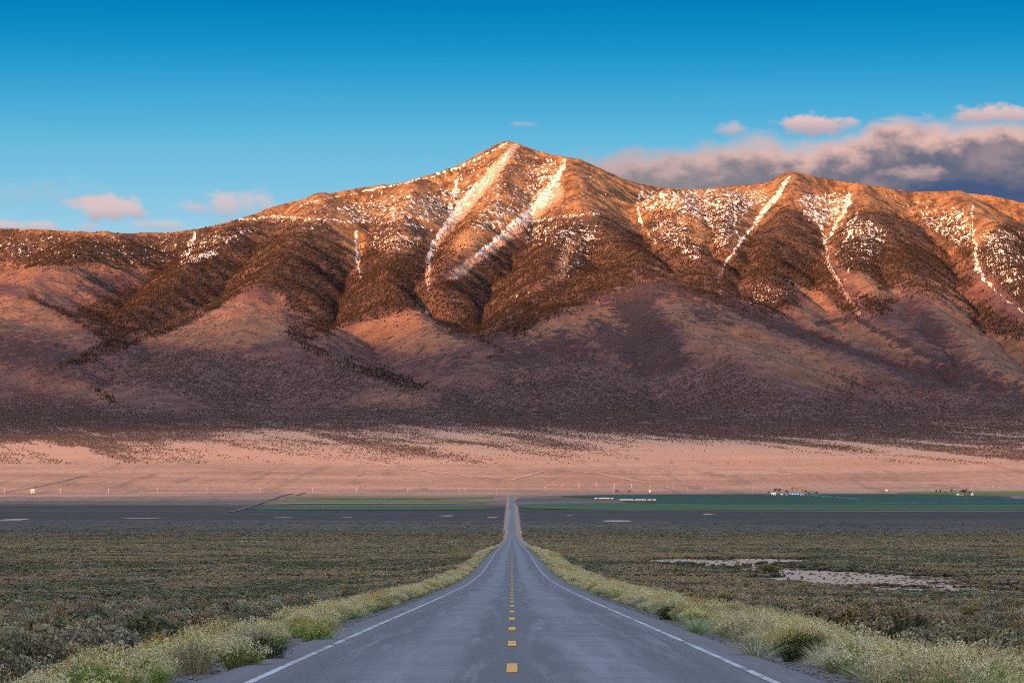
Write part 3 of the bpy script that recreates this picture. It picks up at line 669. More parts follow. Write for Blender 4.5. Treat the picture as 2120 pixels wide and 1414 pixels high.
# ------------------------------------------------------------------ road
rng = np.random.default_rng(11); random.seed(4)
def asphalt_material():
    m, t, b = material('asphalt', .72)
    P = pos(t); sep = t.node('ShaderNodeSeparateXYZ'); t.put(sep.inputs[0], P); X, Y, Z = sep.outputs
    ax = t.math('ABSOLUTE', X)
    wob = t.math('MULTIPLY', t.math('SUBTRACT', t.noise(t.mapping(P, (1, .05, 1)), .9, 4, .6), .5), 1.6)
    xs = t.math('ADD', ax, wob)
    track = t.math('MULTIPLY', t.step(xs, .55, 1.15), t.step(xs, 2.7, 1.8))
    track2 = t.step(t.math('ADD', t.math('ADD', X, 1.9), wob), .9, .0)
    edge = t.step(ax, 3.1, 3.6)
    fine = t.noise(P, 55, 3, .8); grit = t.noise(P, 14, 4, .75)
    streak = t.noise(t.mapping(P, (2.2, .045, 1)), 1.0, 5, .65)
    cross = t.noise(t.mapping(P, (.35, 7, 1)), 1.0, 4, .7)
    blot = t.noise(P, .22, 5, .6)
    c = t.mix(t.step(grit, .36, .64), (0.022, 0.023, 0.029), (0.118, 0.119, 0.130))
    c = t.mix(t.math('MULTIPLY', track, t.step(blot, .3, .6, .35, 1.0)), c, t.mix(t.step(fine, .3, .7), (0.085, 0.09, 0.105), (0.21, 0.215, 0.235)))
    c = t.mix(t.math('MULTIPLY', t.step(streak, .48, .68), .7), c, (0.20, 0.205, 0.225))
    c = t.mix(t.math('MULTIPLY', t.step(cross, .48, .7), .45), c, (0.045, 0.045, 0.055))
    c = t.mix(t.math('MULTIPLY', t.step(blot, .55, .75), .35), c, (0.085, 0.065, 0.07))
    mid = t.step(t.math('ADD', ax, t.math('MULTIPLY', wob, .15)), .5, .25)
    c = t.mix(t.math('MULTIPLY', mid, .75), c, t.mix(t.step(fine, .3, .7), (0.05, 0.05, 0.056), (0.10, 0.097, 0.10)))
    c = t.mix(t.math('MULTIPLY', edge, .5), c, t.mix(grit, (0.07, 0.06, 0.06), (0.17, 0.15, 0.15)))
    v = t.node('ShaderNodeTexVoronoi', {'Scale': .16}, feature='DISTANCE_TO_EDGE')
    wv = t.vmath('ADD', t.mapping(P, (1.0, .6, 1)), t.vmath('MULTIPLY', t.noise(P, 1.2, 3, .6, col=True), (1.6, 1.6, 0))); t.put(v.inputs['Vector'], wv)
    crack = t.math('MULTIPLY', t.step(v.outputs[0], .012, .003), t.step(t.noise(P, .09, 3, .5), .50, .62))
    c = t.mix(t.math('MULTIPLY', crack, .75), c, (0.02, 0.02, 0.022))
    t.put(b.inputs['Base Color'], c); b.inputs['Specular IOR Level'].default_value = .5
    bp = t.node('ShaderNodeBump', {'Strength': .5, 'Distance': .006}); t.put(bp.inputs['Height'], fine); t.put(b.inputs['Normal'], bp.outputs[0])
    return m
def paint_material(name, colr, base=(0.10, 0.10, 0.11), wear=.36):
    m, t, b = material(name, .6); P = pos(t)
    w = t.math('ADD', t.math('MULTIPLY', t.noise(P, 9, 5, .75), .6), t.math('MULTIPLY', t.noise(t.mapping(P, (1, .3, 1)), 1.6, 4, .6), .4))
    t.put(b.inputs['Base Color'], t.mix(t.step(w, wear, wear + .08), base, t.mix(t.noise(P, 3, 3, .6), tuple(.82 * v for v in colr), colr)))
    return m
def strip(name, x0, x1, ys, dz, mats, parent=None, edge=0.0, prof=None):
    prof = prof or [(x0, 0), (x1, 0)]
    V = []
    for y in ys:
        zr = float(road_z(y)); off = dz(y)
        for k, (px_, pz_) in enumerate(prof):
            e = edge * (pnoise(np.array(y * .9), np.array(k * 7.0 + x0), 5) if edge else 0)
            V.append((px_ + e, y, zr + pz_ + off))
    return mesh_obj(name, np.array(V, float), grid_faces(len(ys), len(prof)), mats, parent, smooth=True)
M_ASPH = asphalt_material(); M_WHITE = paint_material('white_road_paint', (.52, .54, .56), wear=.44); M_YEL = paint_material('yellow_road_paint', (.82, .40, .03), wear=.30)
ROAD_END = 6780
yr = np.concatenate([np.linspace(20, 60, 60)[:-1], np.geomspace(60, ROAD_END, 330)])
road = strip('road', 0, 0, yr, lambda y: 0.0, [M_ASPH], prof=[(-5.0, -.30), (-4.45, -.03), (-4.3, 0), (-2, .02), (0, .04), (2, .02), (4.3, 0), (4.45, -.03), (5.0, -.30)])
tag(road, 'straight two lane asphalt highway running down to the valley floor', kind='structure')
lift = lambda y: 0.006 + y * 4e-6
for sgn in (-1, 1):
    a = 3.585 * sgn; bb = 3.715 * sgn
    zc = .006
    strip('edge_line', min(a, bb), max(a, bb), yr, lambda y: lift(y) + zc, [M_WHITE], road, edge=.012)
dash_me = None
def dash_mesh():
    nx, ny = 6, 14; V = []; F = []
    for j in range(ny):
        for i in range(nx):
            x = (i / (nx - 1) - .5) * .17; y = (j / (ny - 1) - .5) * 4.3
            if i in (0, nx - 1): x += random.uniform(-.008, .008)
            if j in (0, ny - 1): y += random.uniform(-.05, .05)
            V.append((x, y, 0))
    return np.array(V), grid_faces(ny, nx)
D = 49.9; first = None
while D < 2600:
    if first is None:
        V, F = dash_mesh(); d = mesh_obj('centre_dash', V, F, [M_YEL], road); first = d
    else:
        d = first.copy(); COL.objects.link(d); d.parent = road
    s = float(road_z(D + 2) - road_z(D - 2)) / 4
    d.location = (0.0, D, float(road_z(D)) + .040 + lift(D) + .004); d.rotation_euler = (math.atan(s), 0, 0)
    D += 15.4
mt, tt, bt = material('tar', .5); bt.inputs['Base Color'].default_value = (.018, .018, .02, 1)
for (x, D, w, L) in [(.52, 420, .16, 46), (2.1, 430, .10, 30), (-1.9, 1165, 4.5, 1.2), (1.9, 1165, 4.5, 1.2)]:
    V = []
    n = 24
    for i in range(n + 1):
        y = D - L / 2 + L * i / n; hw = w / 2 * min(1, 3 * math.sin(math.pi * (i + .15) / (n + .3))) * random.uniform(.75, 1.1)
        V += [(x - hw, y, float(road_z(y)) + .05 + lift(y)), (x + hw, y, float(road_z(y)) + .05 + lift(y))]
    mesh_obj('tar_mark', np.array(V), grid_faces(n + 1, 2), [mt], road)
# gravel and loose stones on the shoulders
def simple_mat(name, c1, c2=None, scale=8, rough=.9, rnd=0.0, spec=.2):
    m, t, b = material(name, rough); b.inputs['Specular IOR Level'].default_value = spec
    c2 = c2 or c1
    c = t.mix(t.step(t.noise(pos(t), scale, 4, .6), .3, .7), c1, c2)
    if rnd:
        oi = t.node('ShaderNodeObjectInfo').outputs['Random']
        hs = t.node('ShaderNodeHueSaturation', {'Value': t.math('ADD', 1 - rnd, t.math('MULTIPLY', oi, 2 * rnd)), 'Saturation': t.math('ADD', .85, t.math('MULTIPLY', t.math('FRACT', t.math('MULTIPLY', oi, 7.3)), .3)),
                                                   'Hue': t.math('ADD', .485, t.math('MULTIPLY', t.math('FRACT', t.math('MULTIPLY', oi, 13.7)), .03))})
        t.put(hs.inputs['Color'], c); c = hs.outputs[0]
    t.put(b.inputs['Base Color'], c)
    return m

# ------------------------------------------------------------------ scattering
def scatter_tree(name, source, pts, scl, mat=None, tilt=.0, seed=0, prim=None):
    """pts: Nx3, scl: Nx3; instances of the object source (or a small primitive) as one object"""
    me = bpy.data.meshes.new(name); me.vertices.add(len(pts)); me.vertices.foreach_set('co', np.asarray(pts, np.float32).ravel())
    a = me.attributes.new('scl', 'FLOAT_VECTOR', 'POINT'); a.data.foreach_set('vector', np.asarray(scl, np.float32).ravel())
    r = np.random.default_rng(seed)
    rot = np.stack([r.uniform(-tilt, tilt, len(pts)), r.uniform(-tilt, tilt, len(pts)), r.uniform(0, 6.283, len(pts))], 1)
    a = me.attributes.new('rot', 'FLOAT_VECTOR', 'POINT'); a.data.foreach_set('vector', rot.astype(np.float32).ravel())
    o = bpy.data.objects.new(name, me); COL.objects.link(o)
    if mat: me.materials.append(mat)
    ng = bpy.data.node_groups.new(name + '_scatter', 'GeometryNodeTree')
    ng.interface.new_socket('Geometry', in_out='INPUT', socket_type='NodeSocketGeometry'); ng.interface.new_socket('Geometry', in_out='OUTPUT', socket_type='NodeSocketGeometry')
    N = ng.nodes; L = ng.links
    gi = N.new('NodeGroupInput'); go = N.new('NodeGroupOutput'); ip = N.new('GeometryNodeInstanceOnPoints')
    L.new(gi.outputs[0], ip.inputs['Points'])
    if prim == 'conifer':
        parts = []
        for (rad, h, z) in [(.26, .62, .06), (.19, .50, .48)]:
            c = N.new('GeometryNodeMeshCone'); c.fill_type = 'NONE'; c.inputs['Vertices'].default_value = 6; c.inputs['Radius Bottom'].default_value = rad; c.inputs['Radius Top'].default_value = .0; c.inputs['Depth'].default_value = h
            tr = N.new('GeometryNodeTransform'); tr.inputs['Translation'].default_value = (0, 0, z); L.new(c.outputs[0], tr.inputs[0]); parts.append(tr.outputs[0])
        jn = N.new('GeometryNodeJoinGeometry')
        for p in parts: L.new(p, jn.inputs[0])
        geo = jn.outputs[0]
    elif prim == 'bush':
        c = N.new('GeometryNodeMeshIcoSphere'); c.inputs['Subdivisions'].default_value = 1; c.inputs['Radius'].default_value = .5
        tr = N.new('GeometryNodeTransform'); tr.inputs['Translation'].default_value = (0, 0, .35); L.new(c.outputs[0], tr.inputs[0]); geo = tr.outputs[0]
    if prim:
        sm = N.new('GeometryNodeSetMaterial'); sm.inputs['Material'].default_value = mat; L.new(geo, sm.inputs[0]); geo = sm.outputs[0]
        L.new(geo, ip.inputs['Instance'])
    else:
        srcs = source if isinstance(source, (list, tuple)) else [source]
        g2 = N.new('GeometryNodeGeometryToInstance')
        for s_ in reversed(srcs):
            oi = N.new('GeometryNodeObjectInfo'); oi.inputs['Object'].default_value = s_; oi.inputs['As Instance'].default_value = True
            L.new(oi.outputs['Geometry'], g2.inputs[0])
        L.new(g2.outputs[0], ip.inputs['Instance'])
    for nm, inp in (('scl', 'Scale'), ('rot', 'Rotation')):
        na = N.new('GeometryNodeInputNamedAttribute'); na.data_type = 'FLOAT_VECTOR'; na.inputs['Name'].default_value = nm; L.new(na.outputs[0], ip.inputs[inp])
    L.new(ip.outputs[0], go.inputs[0])
    md = o.modifiers.new('scatter', 'NODES'); md.node_group = ng
    return o
def far_mat(name, lo, hi):
    m, t, b = material(name, 1.0); oi = t.node('ShaderNodeObjectInfo').outputs['Random']
    t.put(b.inputs['Base Color'], t.mix(oi, lo, hi)); b.inputs['Specular IOR Level'].default_value = 0.0
    return m
def candidates(n, y0, y1, um, seed):
    r = np.random.default_rng(seed); y = np.sqrt(r.uniform(y0 * y0, y1 * y1, n)); x = r.uniform(-um, um, n) * y
    return x, y, r
def forests():
    x, y, r = candidates(620000, 12600, 21200, .168, 21)
    z = hill_z(x, y, fine=False)
    fo, sn, ju = covers(x, y, z, ['forest', 'snow', 'pinyon'])
    cl = .5 + .9 * fbm(x, y, 55, 3, 301) + .5 * fbm(x, y, 220, 2, 305)
    flow = bil(FLOWM, x, y, GX0, GY0, RD_)
    p = fo * (0.55 + .9 * (cl - .3)) * (1 - sstep(sn, .5, .7)); p = np.where(fo > .8, np.maximum(p, fo * .62), p)
    p = np.maximum(p, .5 * sstep(flow, 2.5, 3.2) * (z < 1000) * (fo > .02) )
    zmax = 1500
    k = (r.random(len(x)) < p) & (z < zmax + 60 * r.random(len(x)))
    x, y, z = x[k], y[k], z[k]
    h = r.uniform(8, 17, len(x)) * np.where(z > 1150, .85, 1.0); w = h * r.uniform(.8, 1.15, len(x))
    deci = r.random(len(x)) < .12
    n = len(x); print('conifers', n)
    mt = far_mat('conifer_needles', (0.013, 0.010, 0.008), (0.037, 0.022, 0.017))
    o = scatter_tree('mountain_forest', None, np.stack([x, y, z - .5], 1), np.stack([w, w, h], 1), mt, seed=3, prim='conifer')
    tag(o, 'dark conifer forest thinning into snow on the mountain spurs', kind='stuff')
    x, y, r = candidates(520000, 8900, 17500, .168, 22)
    z = land_z(x, y)
    ju, ba, sh, fo, sn = covers(x, y, z, ['pinyon', 'bald', 'shrub', 'forest', 'snow'])
    cl = .5 + .8 * fbm(x, y, 60, 3, 311) + .5 * fbm(x * 1.0, y * .35, 240, 3, 315)
    p = np.clip(ju * 1.25 * (cl + .15) - .08, 0, .85)
    p = np.maximum(p, .030 * (y > 12500) * (.3 + cl)); p = np.maximum(p, .45 * sh * cl)
    p = np.where(y < 12000, np.maximum(p, .012 * cl), p)
    k = (r.random(len(x)) < p) & (sn < .45)
    x, y, z = x[k], y[k], z[k]; w = r.uniform(4.0, 7.5, len(x)) * (.62 + .38 * sstep(y, 10500, 13500)); print('pinyons', len(x))
    mt = far_mat('pinyon_needles', (0.028, 0.022, 0.023), (0.080, 0.058, 0.054))
    o = scatter_tree('pinyon_woodland', None, np.stack([x, y, z], 1), np.stack([w, w, w * .8], 1), mt, seed=5, prim='bush')
    tag(o, 'dark pinyon and juniper scrub dotted over the foothills and fan', kind='stuff')
forests()
log('forests')

# ------------------------------------------------------------------ valley plants
def plant_mat(name, lo, hi, rnd=.25, trans=0.0, obj=True):
    """lo..hi by the point attribute tint, value varied per plant"""
    m, t, b = material(name, .9); oi = t.node('ShaderNodeObjectInfo').outputs['Random']
    c = t.mix(t.attr('tint'), lo, hi)
    hs = t.node('ShaderNodeHueSaturation', {'Value': t.math('ADD', 1 - rnd, t.math('MULTIPLY', oi, 2 * rnd)), 'Saturation': t.math('ADD', .8, t.math('MULTIPLY', t.math('FRACT', t.math('MULTIPLY', oi, 7.3)), .4)),
                                            'Hue': t.math('ADD', .475, t.math('MULTIPLY', t.math('FRACT', t.math('MULTIPLY', oi, 13.7)), .04))})
    t.put(hs.inputs['Color'], c); t.put(b.inputs['Base Color'], hs.outputs[0]); b.inputs['Specular IOR Level'].default_value = .1
    return m
def blades(r, n, base_r, h, spread, w, curve=.4, seg=2, hmin=.6):
    """thin tapering stems that lean outwards; returns verts, tri faces, tints, tips"""
    V = []; F = []; T = []; tips = []
    for i in range(n):
        a = r.uniform(0, 6.283); q = math.sqrt(r.uniform(0, 1)); bx, by = base_r * q * math.cos(a), base_r * q * math.sin(a)
        lean = spread * q * r.uniform(.6, 1.25); H = h * r.uniform(hmin, 1) * math.sqrt(max(.08, 1 - .62 * q * q))
        ta = a + r.uniform(-.35, .35); sa = r.uniform(0, 3.14); sx, sy = math.cos(sa) * w / 2, math.sin(sa) * w / 2
        k0 = len(V); tt = r.uniform(0, 1)
        for s in range(seg + 1):
            f = s / seg; d = lean * (f ** (1 + curve)); x, y, z = bx + d * math.cos(ta), by + d * math.sin(ta), H * f
            wf = (1 - f * .75)
            V += [(x - sx * wf, y - sy * wf, z), (x + sx * wf, y + sy * wf, z)]; T += [tt, tt]
        for s in range(seg):
            a0 = k0 + 2 * s; F += [(a0, a0 + 1, a0 + 3), (a0, a0 + 3, a0 + 2)]
        tips.append((x, y, z))
    return V, F, T, tips
def specks(r, cent, n, rad, size, up=.5):
    """n little leaf triangles round each centre"""
    V = []; F = []; T = []
    for (cx, cy, cz) in cent:
        base = r.uniform(0, 1)
        for i in range(n):
            d = r.normal(0, 1, 3); d /= np.linalg.norm(d); p = np.array([cx, cy, cz]) + d * rad * r.uniform(.2, 1)
            u = r.normal(0, 1, 3); u[2] *= up; u /= np.linalg.norm(u); v = np.cross(u, r.normal(0, 1, 3)); v /= np.linalg.norm(v) + 1e-6
            s = size * r.uniform(.6, 1.3); k = len(V)
            V += [tuple(p - u * s * .5), tuple(p + u * s * .5 + v * s * .2), tuple(p + v * s * .8)]; F.append((k, k + 1, k + 2)); T += [min(1, max(0, base + r.uniform(-.25, .25)))] * 3
    return V, F, T
def part_mesh(name, V, F, T, mat):
    o = mesh_obj(name, np.array(V, float), np.array(F), [mat], link=False); set_attr(o, 'tint', T); return o.data
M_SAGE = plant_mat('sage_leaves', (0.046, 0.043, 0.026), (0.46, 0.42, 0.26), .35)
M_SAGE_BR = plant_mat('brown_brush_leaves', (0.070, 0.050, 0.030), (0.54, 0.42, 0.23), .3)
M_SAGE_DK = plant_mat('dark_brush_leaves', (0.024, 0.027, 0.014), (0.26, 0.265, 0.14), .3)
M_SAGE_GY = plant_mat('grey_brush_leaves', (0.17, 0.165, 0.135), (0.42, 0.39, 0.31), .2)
M_TWIG = plant_mat('twigs', (0.09, 0.07, 0.055), (0.25, 0.20, 0.16), .2)
M_RSTEM = plant_mat('rabbitbrush_stems', (0.12, 0.18, 0.045), (0.46, 0.52, 0.19), .2)
M_RSTEM2 = plant_mat('dry_rabbitbrush_stems', (0.28, 0.27, 0.13), (0.62, 0.60, 0.38), .2)
M_BLOOM = plant_mat('pale_seed_heads', (0.60, 0.50, 0.22), (0.92, 0.82, 0.50), .12)
M_BLOOM_Y = plant_mat('golden_flower_heads', (0.42, 0.28, 0.10), (0.74, 0.56, 0.26), .12)
M_GRASS = plant_mat('dry_grass_blades', (0.30, 0.34, 0.16), (0.78, 0.74, 0.52), .2)
M_GRASSG = plant_mat('green_grass_blades', (0.12, 0.24, 0.06), (0.46, 0.56, 0.26), .2)
def sage_meshes(seed, leaves, size, nst=26):
    r = np.random.default_rng(seed)
    lobes = []
    for i in range(r.integers(5, 9)):
        a = r.uniform(0, 6.283); q = r.uniform(0, .36); lobes.append((q * math.cos(a), q * math.sin(a), r.uniform(.20, .48), r.uniform(.14, .26)))
    cent = []
    for i in range(leaves // 5):
        lx, ly, lz, lr = lobes[r.integers(len(lobes))]; d = r.normal(0, 1, 3); d /= np.linalg.norm(d); d[2] = abs(d[2]) * 1.1 - .35
        cent.append((lx + d[0] * lr, ly + d[1] * lr, max(.05, lz + d[2] * lr)))
    V, F, T = specks(r, cent, 5, .05, size, 1.6)
    T = [min(1, max(0, .30 * t + 1.15 * max(0, (v[2] - .12)) ** 1.1)) for t, v in zip(T, V)]      # sky-lit tops and shaded bases painted into the tint by height
    # leaves reach upwards as little sprays
    sV, sF, sT, _ = blades(r, nst, .10, .58, .42, .012, .2)
    return (V, F, T), (sV, sF, sT)
def rabbit_meshes(seed, nst=260, heads=170, w=.010, hs=.030, npc=7):
    r = np.random.default_rng(seed)
    V, F, T, tips = blades(r, nst, .26, .80, .34, w, .3, 2, .72)
    lf = [(tips[i][0] * f, tips[i][1] * f, tips[i][2] * f) for i in range(0, nst, 2) for f in (.55, .75)]
    V2, F2, T2 = specks(r, lf, 3, .05, .05, 2.5); k = len(V)
    V += V2; F += [tuple(a + k for a in f) for f in F2]; T += T2
    idx = r.permutation(nst)[:heads]
    c = [tips[i] for i in idx]
    HV = specks(r, c, npc, .034, hs, 1)
    return (V, F, T), HV
def tuft_mesh(seed, n=170, w=.007, h=.62, sp=.42):
    r = np.random.default_rng(seed); V, F, T, tips = blades(r, n, .13, h, sp, w, .9, 3, .55)
    return V, F, T
def plant(name, parts, x, y, s, rz, label=None, cat=None, group=None, sz=None, dz=0):
    root = bpy.data.objects.new(name, None); root.empty_display_size = .1; COL.objects.link(root)
    root.location = (x, y, float(land_z([x], [y])[0]) - .03 + dz); root.rotation_euler = (0, 0, rz); root.scale = (s, s, sz or s)
    for pn, me in parts:
        o = bpy.data.objects.new(pn, me); COL.objects.link(o); o.parent = root
        if pn in ('flower_heads', 'foliage', 'blades', 'stems'): o['kind'] = 'stuff'
    return tag(root, label, cat, group)
SAGE = []; 
for k, mt in enumerate([M_SAGE, M_SAGE, M_SAGE, M_SAGE_BR, M_SAGE_BR, M_SAGE_DK, M_SAGE_GY]):
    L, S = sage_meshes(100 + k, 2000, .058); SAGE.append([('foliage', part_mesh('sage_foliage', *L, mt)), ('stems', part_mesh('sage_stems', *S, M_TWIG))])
SAGE_MID = []
for k, mt in enumerate([M_SAGE, M_SAGE, M_SAGE_BR, M_SAGE_DK, M_SAGE_GY]):
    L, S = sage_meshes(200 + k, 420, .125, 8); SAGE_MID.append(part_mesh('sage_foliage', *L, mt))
RAB = []
for k, (mt, ms) in enumerate([(M_BLOOM, M_RSTEM), (M_BLOOM, M_RSTEM), (M_BLOOM_Y, M_RSTEM), (M_BLOOM, M_RSTEM2), (M_BLOOM, M_RSTEM2)]):
    S, Hh = rabbit_meshes(300 + k, heads=165 if k < 4 else 90); RAB.append([('stems', part_mesh('rabbitbrush_stems', *S, ms)), ('flower_heads', part_mesh('rabbitbrush_heads', *Hh, mt))])
TUFT = [part_mesh('grass_blades', *tuft_mesh(400, 300, .010), M_GRASS), part_mesh('grass_blades', *tuft_mesh(401, 300, .010), M_GRASSG), part_mesh('grass_blades', *tuft_mesh(402, 260, .010, .5, .6), M_GRASS)]
log('plant meshes')
def pxsize(x, y, s): return s * FOC / y
def inframe(x, y, z, m=30):
    px = CX + FOC * x / y; py = HY - FOC * z / y
    return (px > -m) & (px < 2120 + m) & (py < 1414 + m * 2.5)
def place_at(px, py, road_side=True):
    """ground point seen at px,py"""
    Ds = np.linspace(40, 900, 8000); xs = (px - CX) / FOC * Ds; p = HY - FOC * ground_z(xs, Ds) / Ds
    i = np.argmax(p <= py); return float(xs[i]), float(Ds[i])
heroes = []
def hero(parts, name, px, py, hpx, label, cat, ar=1.0, rz=0.0, h0=.8):
    x, y = place_at(px, py); s = hpx / FOC * y / h0
    plant(name, parts, x, y, s * ar, rz, label, cat, sz=s); heroes.append((x, y, s * .45 * ar))
RB, SB, GT = 'rabbitbrush', 'sagebrush', 'bunchgrass'
RABD = [('stems', RAB[0][0][1]), ('flower_heads', RAB[2][1][1])]
def darker(i, m1):
    me = RAB[i][0][1].copy(); me.materials.clear(); me.materials.append(m1); return me
M_DKST = plant_mat('dark_rabbitbrush_stems', (0.035, 0.055, 0.018), (0.14, 0.16, 0.06), .1)
DK = darker(1, M_DKST)
FEW = rabbit_meshes(350, 380, 90, hs=.022); DKB = [('stems', part_mesh('dark_bush_stems', *FEW[0], M_DKST)), ('flower_heads', part_mesh('dark_bush_heads', *FEW[1], M_BLOOM_Y))]
hero(RAB[0], RB, 500, 1392, 78, 'broad cream tipped rabbitbrush at the left kerb, lower of the two largest', 'shrub', 1.15, .3)
hero(DKB, RB, 545, 1378, 82, 'green sided rabbitbrush with cream crown touching the left shoulder gravel', 'shrub', 1.1, 1.1)
hero(RAB[2], RB, 655, 1335, 66, 'golden brown rabbitbrush dome beside the left edge line', 'shrub', 1.2, 2.0)
hero(SAGE[6], SB, 567, 1296, 42, 'grey leafless round bush behind the left verge', 'shrub', 1.3, .5, .62)
hero(SAGE[6], SB, 670, 1262, 34, 'taller grey tan bush rising beyond the left verge band', 'shrub', 1.4, 1.9, .62)
hero(DKB, RB, 1386, 1283, 40, 'dark green dome bush at the right road edge among pale brush', 'shrub', 1.3, .7)
hero(DKB, RB, 1660, 1372, 84, 'largest dark olive bush with cream tips right of the road', 'shrub', 1.2, 2.2)
hero([('blades', TUFT[2])], GT, 1565, 1370, 70, 'straw coloured bunchgrass fan at the right gravel edge', 'grass clump', .95, .2, .5)
hero([('blades', TUFT[1])], GT, 1440, 1315, 44, 'green bunchgrass clump next to the right gravel shoulder', 'grass clump', 1.3, 1.2, .6)
hero(DKB, SB, 1590, 1190, 20, 'dark round shrub alone on the pale sand at right', 'shrub', 1.9, .2, .62)
hero(SAGE[6], SB, 1265, 1131, 9, 'pale grey shrub mound out on the dark sage plain at right', 'shrub', 2.4, .2, .62)

# verge: rabbitbrush and grass
def verge_points():
    out = []
    r = np.random.default_rng(61)
    for (y0, y1, dens) in [(40, 140, 2.2), (140, 420, 2.0), (420, 1150, .8)]:
        for sgn in (-1, 1):
            wmax = 7.6 if sgn < 0 else 9.6
            n = int((wmax - 4.6) * (y1 - y0) * dens)
            y = r.uniform(y0, y1, n); e = wmax + 1.3 * pnoise(y / 14, y * 0 + sgn, 66) + 1.0 * pnoise(y / 50, y * 0 + sgn, 67)
            ax = 5.25 + .25 * pnoise(y / 3, y * 0, 68) + (e - 5.2) * r.uniform(0, 1, n) ** 1.0
            out.append(np.stack([sgn * ax, y], 1))
    return np.concatenate(out), r
ORD = ['first', 'second', 'third', 'fourth', 'fifth', 'sixth', 'seventh', 'eighth', 'ninth', 'tenth']
def dashword(y):
    k = (y - 49.9) / 15.4
    if k < -.25: return 'below the first yellow dash'
    if k > 9.4: return 'beyond the tenth yellow dash'
    i = int(math.floor(k + .25)); f = k + .25 - i
    return ('level with the %s yellow dash' if f < .5 else 'just past the %s yellow dash') % ORD[max(0, min(9, i))]
def across(x, a, b):
    f = (abs(x) - a) / (b - a); return 'at the gravel edge' if f < .3 else ('in mid verge' if f < .65 else 'on the outer verge')
vp, r = verge_points()
x, y = vp[:, 0], vp[:, 1]; z = ground_z(x, y)
k = inframe(x, y, z, 60)
for hx, hy, hr in heroes: k &= np.hypot(x - hx, y - hy) > hr + .12
x, y = x[k], y[k]
typ = r.random(len(x)); prox = sstep(np.abs(x), 7.5, 5.2)
sc = (.50 + .70 * r.random(len(x)) ** 1.8 + .20 * pnoise(x / 4, y / 7, 89)) * (1 - .22 * prox)
order = np.argsort(y); rab_rest = {0: [], 1: [], 2: [], 3: [], 4: []}; tuft_rest = {0: [], 1: [], 2: []}
rab_src = {}; tuft_src = {}; nr = nt = 0
for i in order:
    side = 'left' if x[i] < 0 else 'right'
    g = .5 + pnoise(np.array(x[i] / 5.0), np.array(y[i] / 9.0), 88)
    if typ[i] < .34 + .25 * prox[i]:
        v = 0 if typ[i] < .12 else (1 if g > .5 else 2)
        if nt < 120 or v not in tuft_src:
            o = plant('bunchgrass', [('blades', TUFT[v])], x[i], y[i], sc[i] * 1.05, r.uniform(0, 6.3),
                      '%s %s bunchgrass %s %s, %s' % ('tall' if sc[i] > .66 else 'low', 'green' if v == 1 else 'straw', side, across(x[i], 5, 9.6), dashword(y[i])), 'grass clump', 'bunchgrass on the road verges')
            nt += 1; tuft_src.setdefault(v, o.children[0])
        else: tuft_rest[v].append((x[i], y[i], sc[i]))
    else:
        v = [0, 1, 3, 4, 2][min(4, int(r.random() * 4.3))] if g < .9 else 2
        if nr < 300 or v not in rab_src:
            lab = {0: 'cream tipped', 1: 'leafy green', 2: 'golden', 3: 'straw stemmed', 4: 'thin dry'}[v]
            o = plant('rabbitbrush', RAB[v], x[i], y[i], sc[i], r.uniform(0, 6.3), '%s %s rabbitbrush %s %s, %s' % ('big' if sc[i] > .68 else 'small', lab, side, across(x[i], 5, 9.6), dashword(y[i])), 'shrub', 'rabbitbrush along the road verges', sz=sc[i] * r.uniform(.8, 1.15))
            nr += 1; rab_src.setdefault(v, list(o.children))
        else: rab_rest[v].append((x[i], y[i], sc[i]))
print('verge individuals', nr, nt, 'rest', sum(map(len, rab_rest.values())), sum(map(len, tuft_rest.values())))
def scatter_list(name, src, lst, label, seed, zs=1.0, mid=None):
    a = np.array(lst); pts = np.stack([a[:, 0], a[:, 1], land_z(a[:, 0], a[:, 1]) - .03], 1)
    o = scatter_tree(name, src, pts, np.stack([a[:, 2], a[:, 2], a[:, 2] * zs], 1), seed=seed)
    return tag(o, label, kind='stuff')
#NM
nm = {0: 'cream tipped', 1: 'pale leafy', 2: 'golden', 3: 'straw stemmed', 4: 'dry'}
for v in rab_rest:
    if rab_rest[v]: scatter_list('rabbitbrush_thicket', rab_src[v], rab_rest[v], nm[v] + ' rabbitbrush lining both verges into the distance', 500 + v)
for v in tuft_rest:
    if tuft_rest[v]: scatter_list('verge_grass', [tuft_src[v]], tuft_rest[v], ['straw coloured', 'green', 'short dry'][v] + ' bunchgrass between the roadside brush', 520 + v)
log('verges')
# sage plain
def sage_points(y0, y1, dens, seed):
    n = int(.168 * (y1 * y1 - y0 * y0) * dens); xx, yy, rr = candidates(n, y0, y1, .168, seed)
    zz = ground_z(xx, yy); k = inframe(xx, yy, zz, 60) & (np.abs(xx) > np.where(xx < 0, 7.9, 9.8) + 1.2 * pnoise(yy / 14, yy * 0 + 3, 66))
    sm = np.maximum(sand_mask(xx, yy), playa_mask(xx, yy)); k &= rr.random(n) > np.minimum(1, sm * 1.3) * .90
    cov = fbm(xx, yy, 13, 3, 401); k &= cov > -.42; k &= rr.random(n) > .93 * sstep(yy + 500 * fbm(xx, yy, 260, 2, 403), 1800, 4150)
    for hx, hy, hr in heroes: k &= np.hypot(xx - hx, yy - hy) > hr + .15
    return xx[k], yy[k], rr
bins = {}
sx, sy, r = sage_points(48, 190, 1.05, 71)
order = np.argsort(sy); cnt = 0; sage_src = {}; sage_rest = {}
def sage_type(x, y, r):
    g = pnoise(np.array(x / 9.0), np.array(y / 16.0), 92) + .5 * pnoise(np.array(x / 40.0), np.array(y / 70.0), 93) + r.normal(0, .22); q = r.random()
    if q < .03: return 6
    if g > .14: return 3 + int(q * 2)
    if g < -.34: return 5
    return int(q * 3)
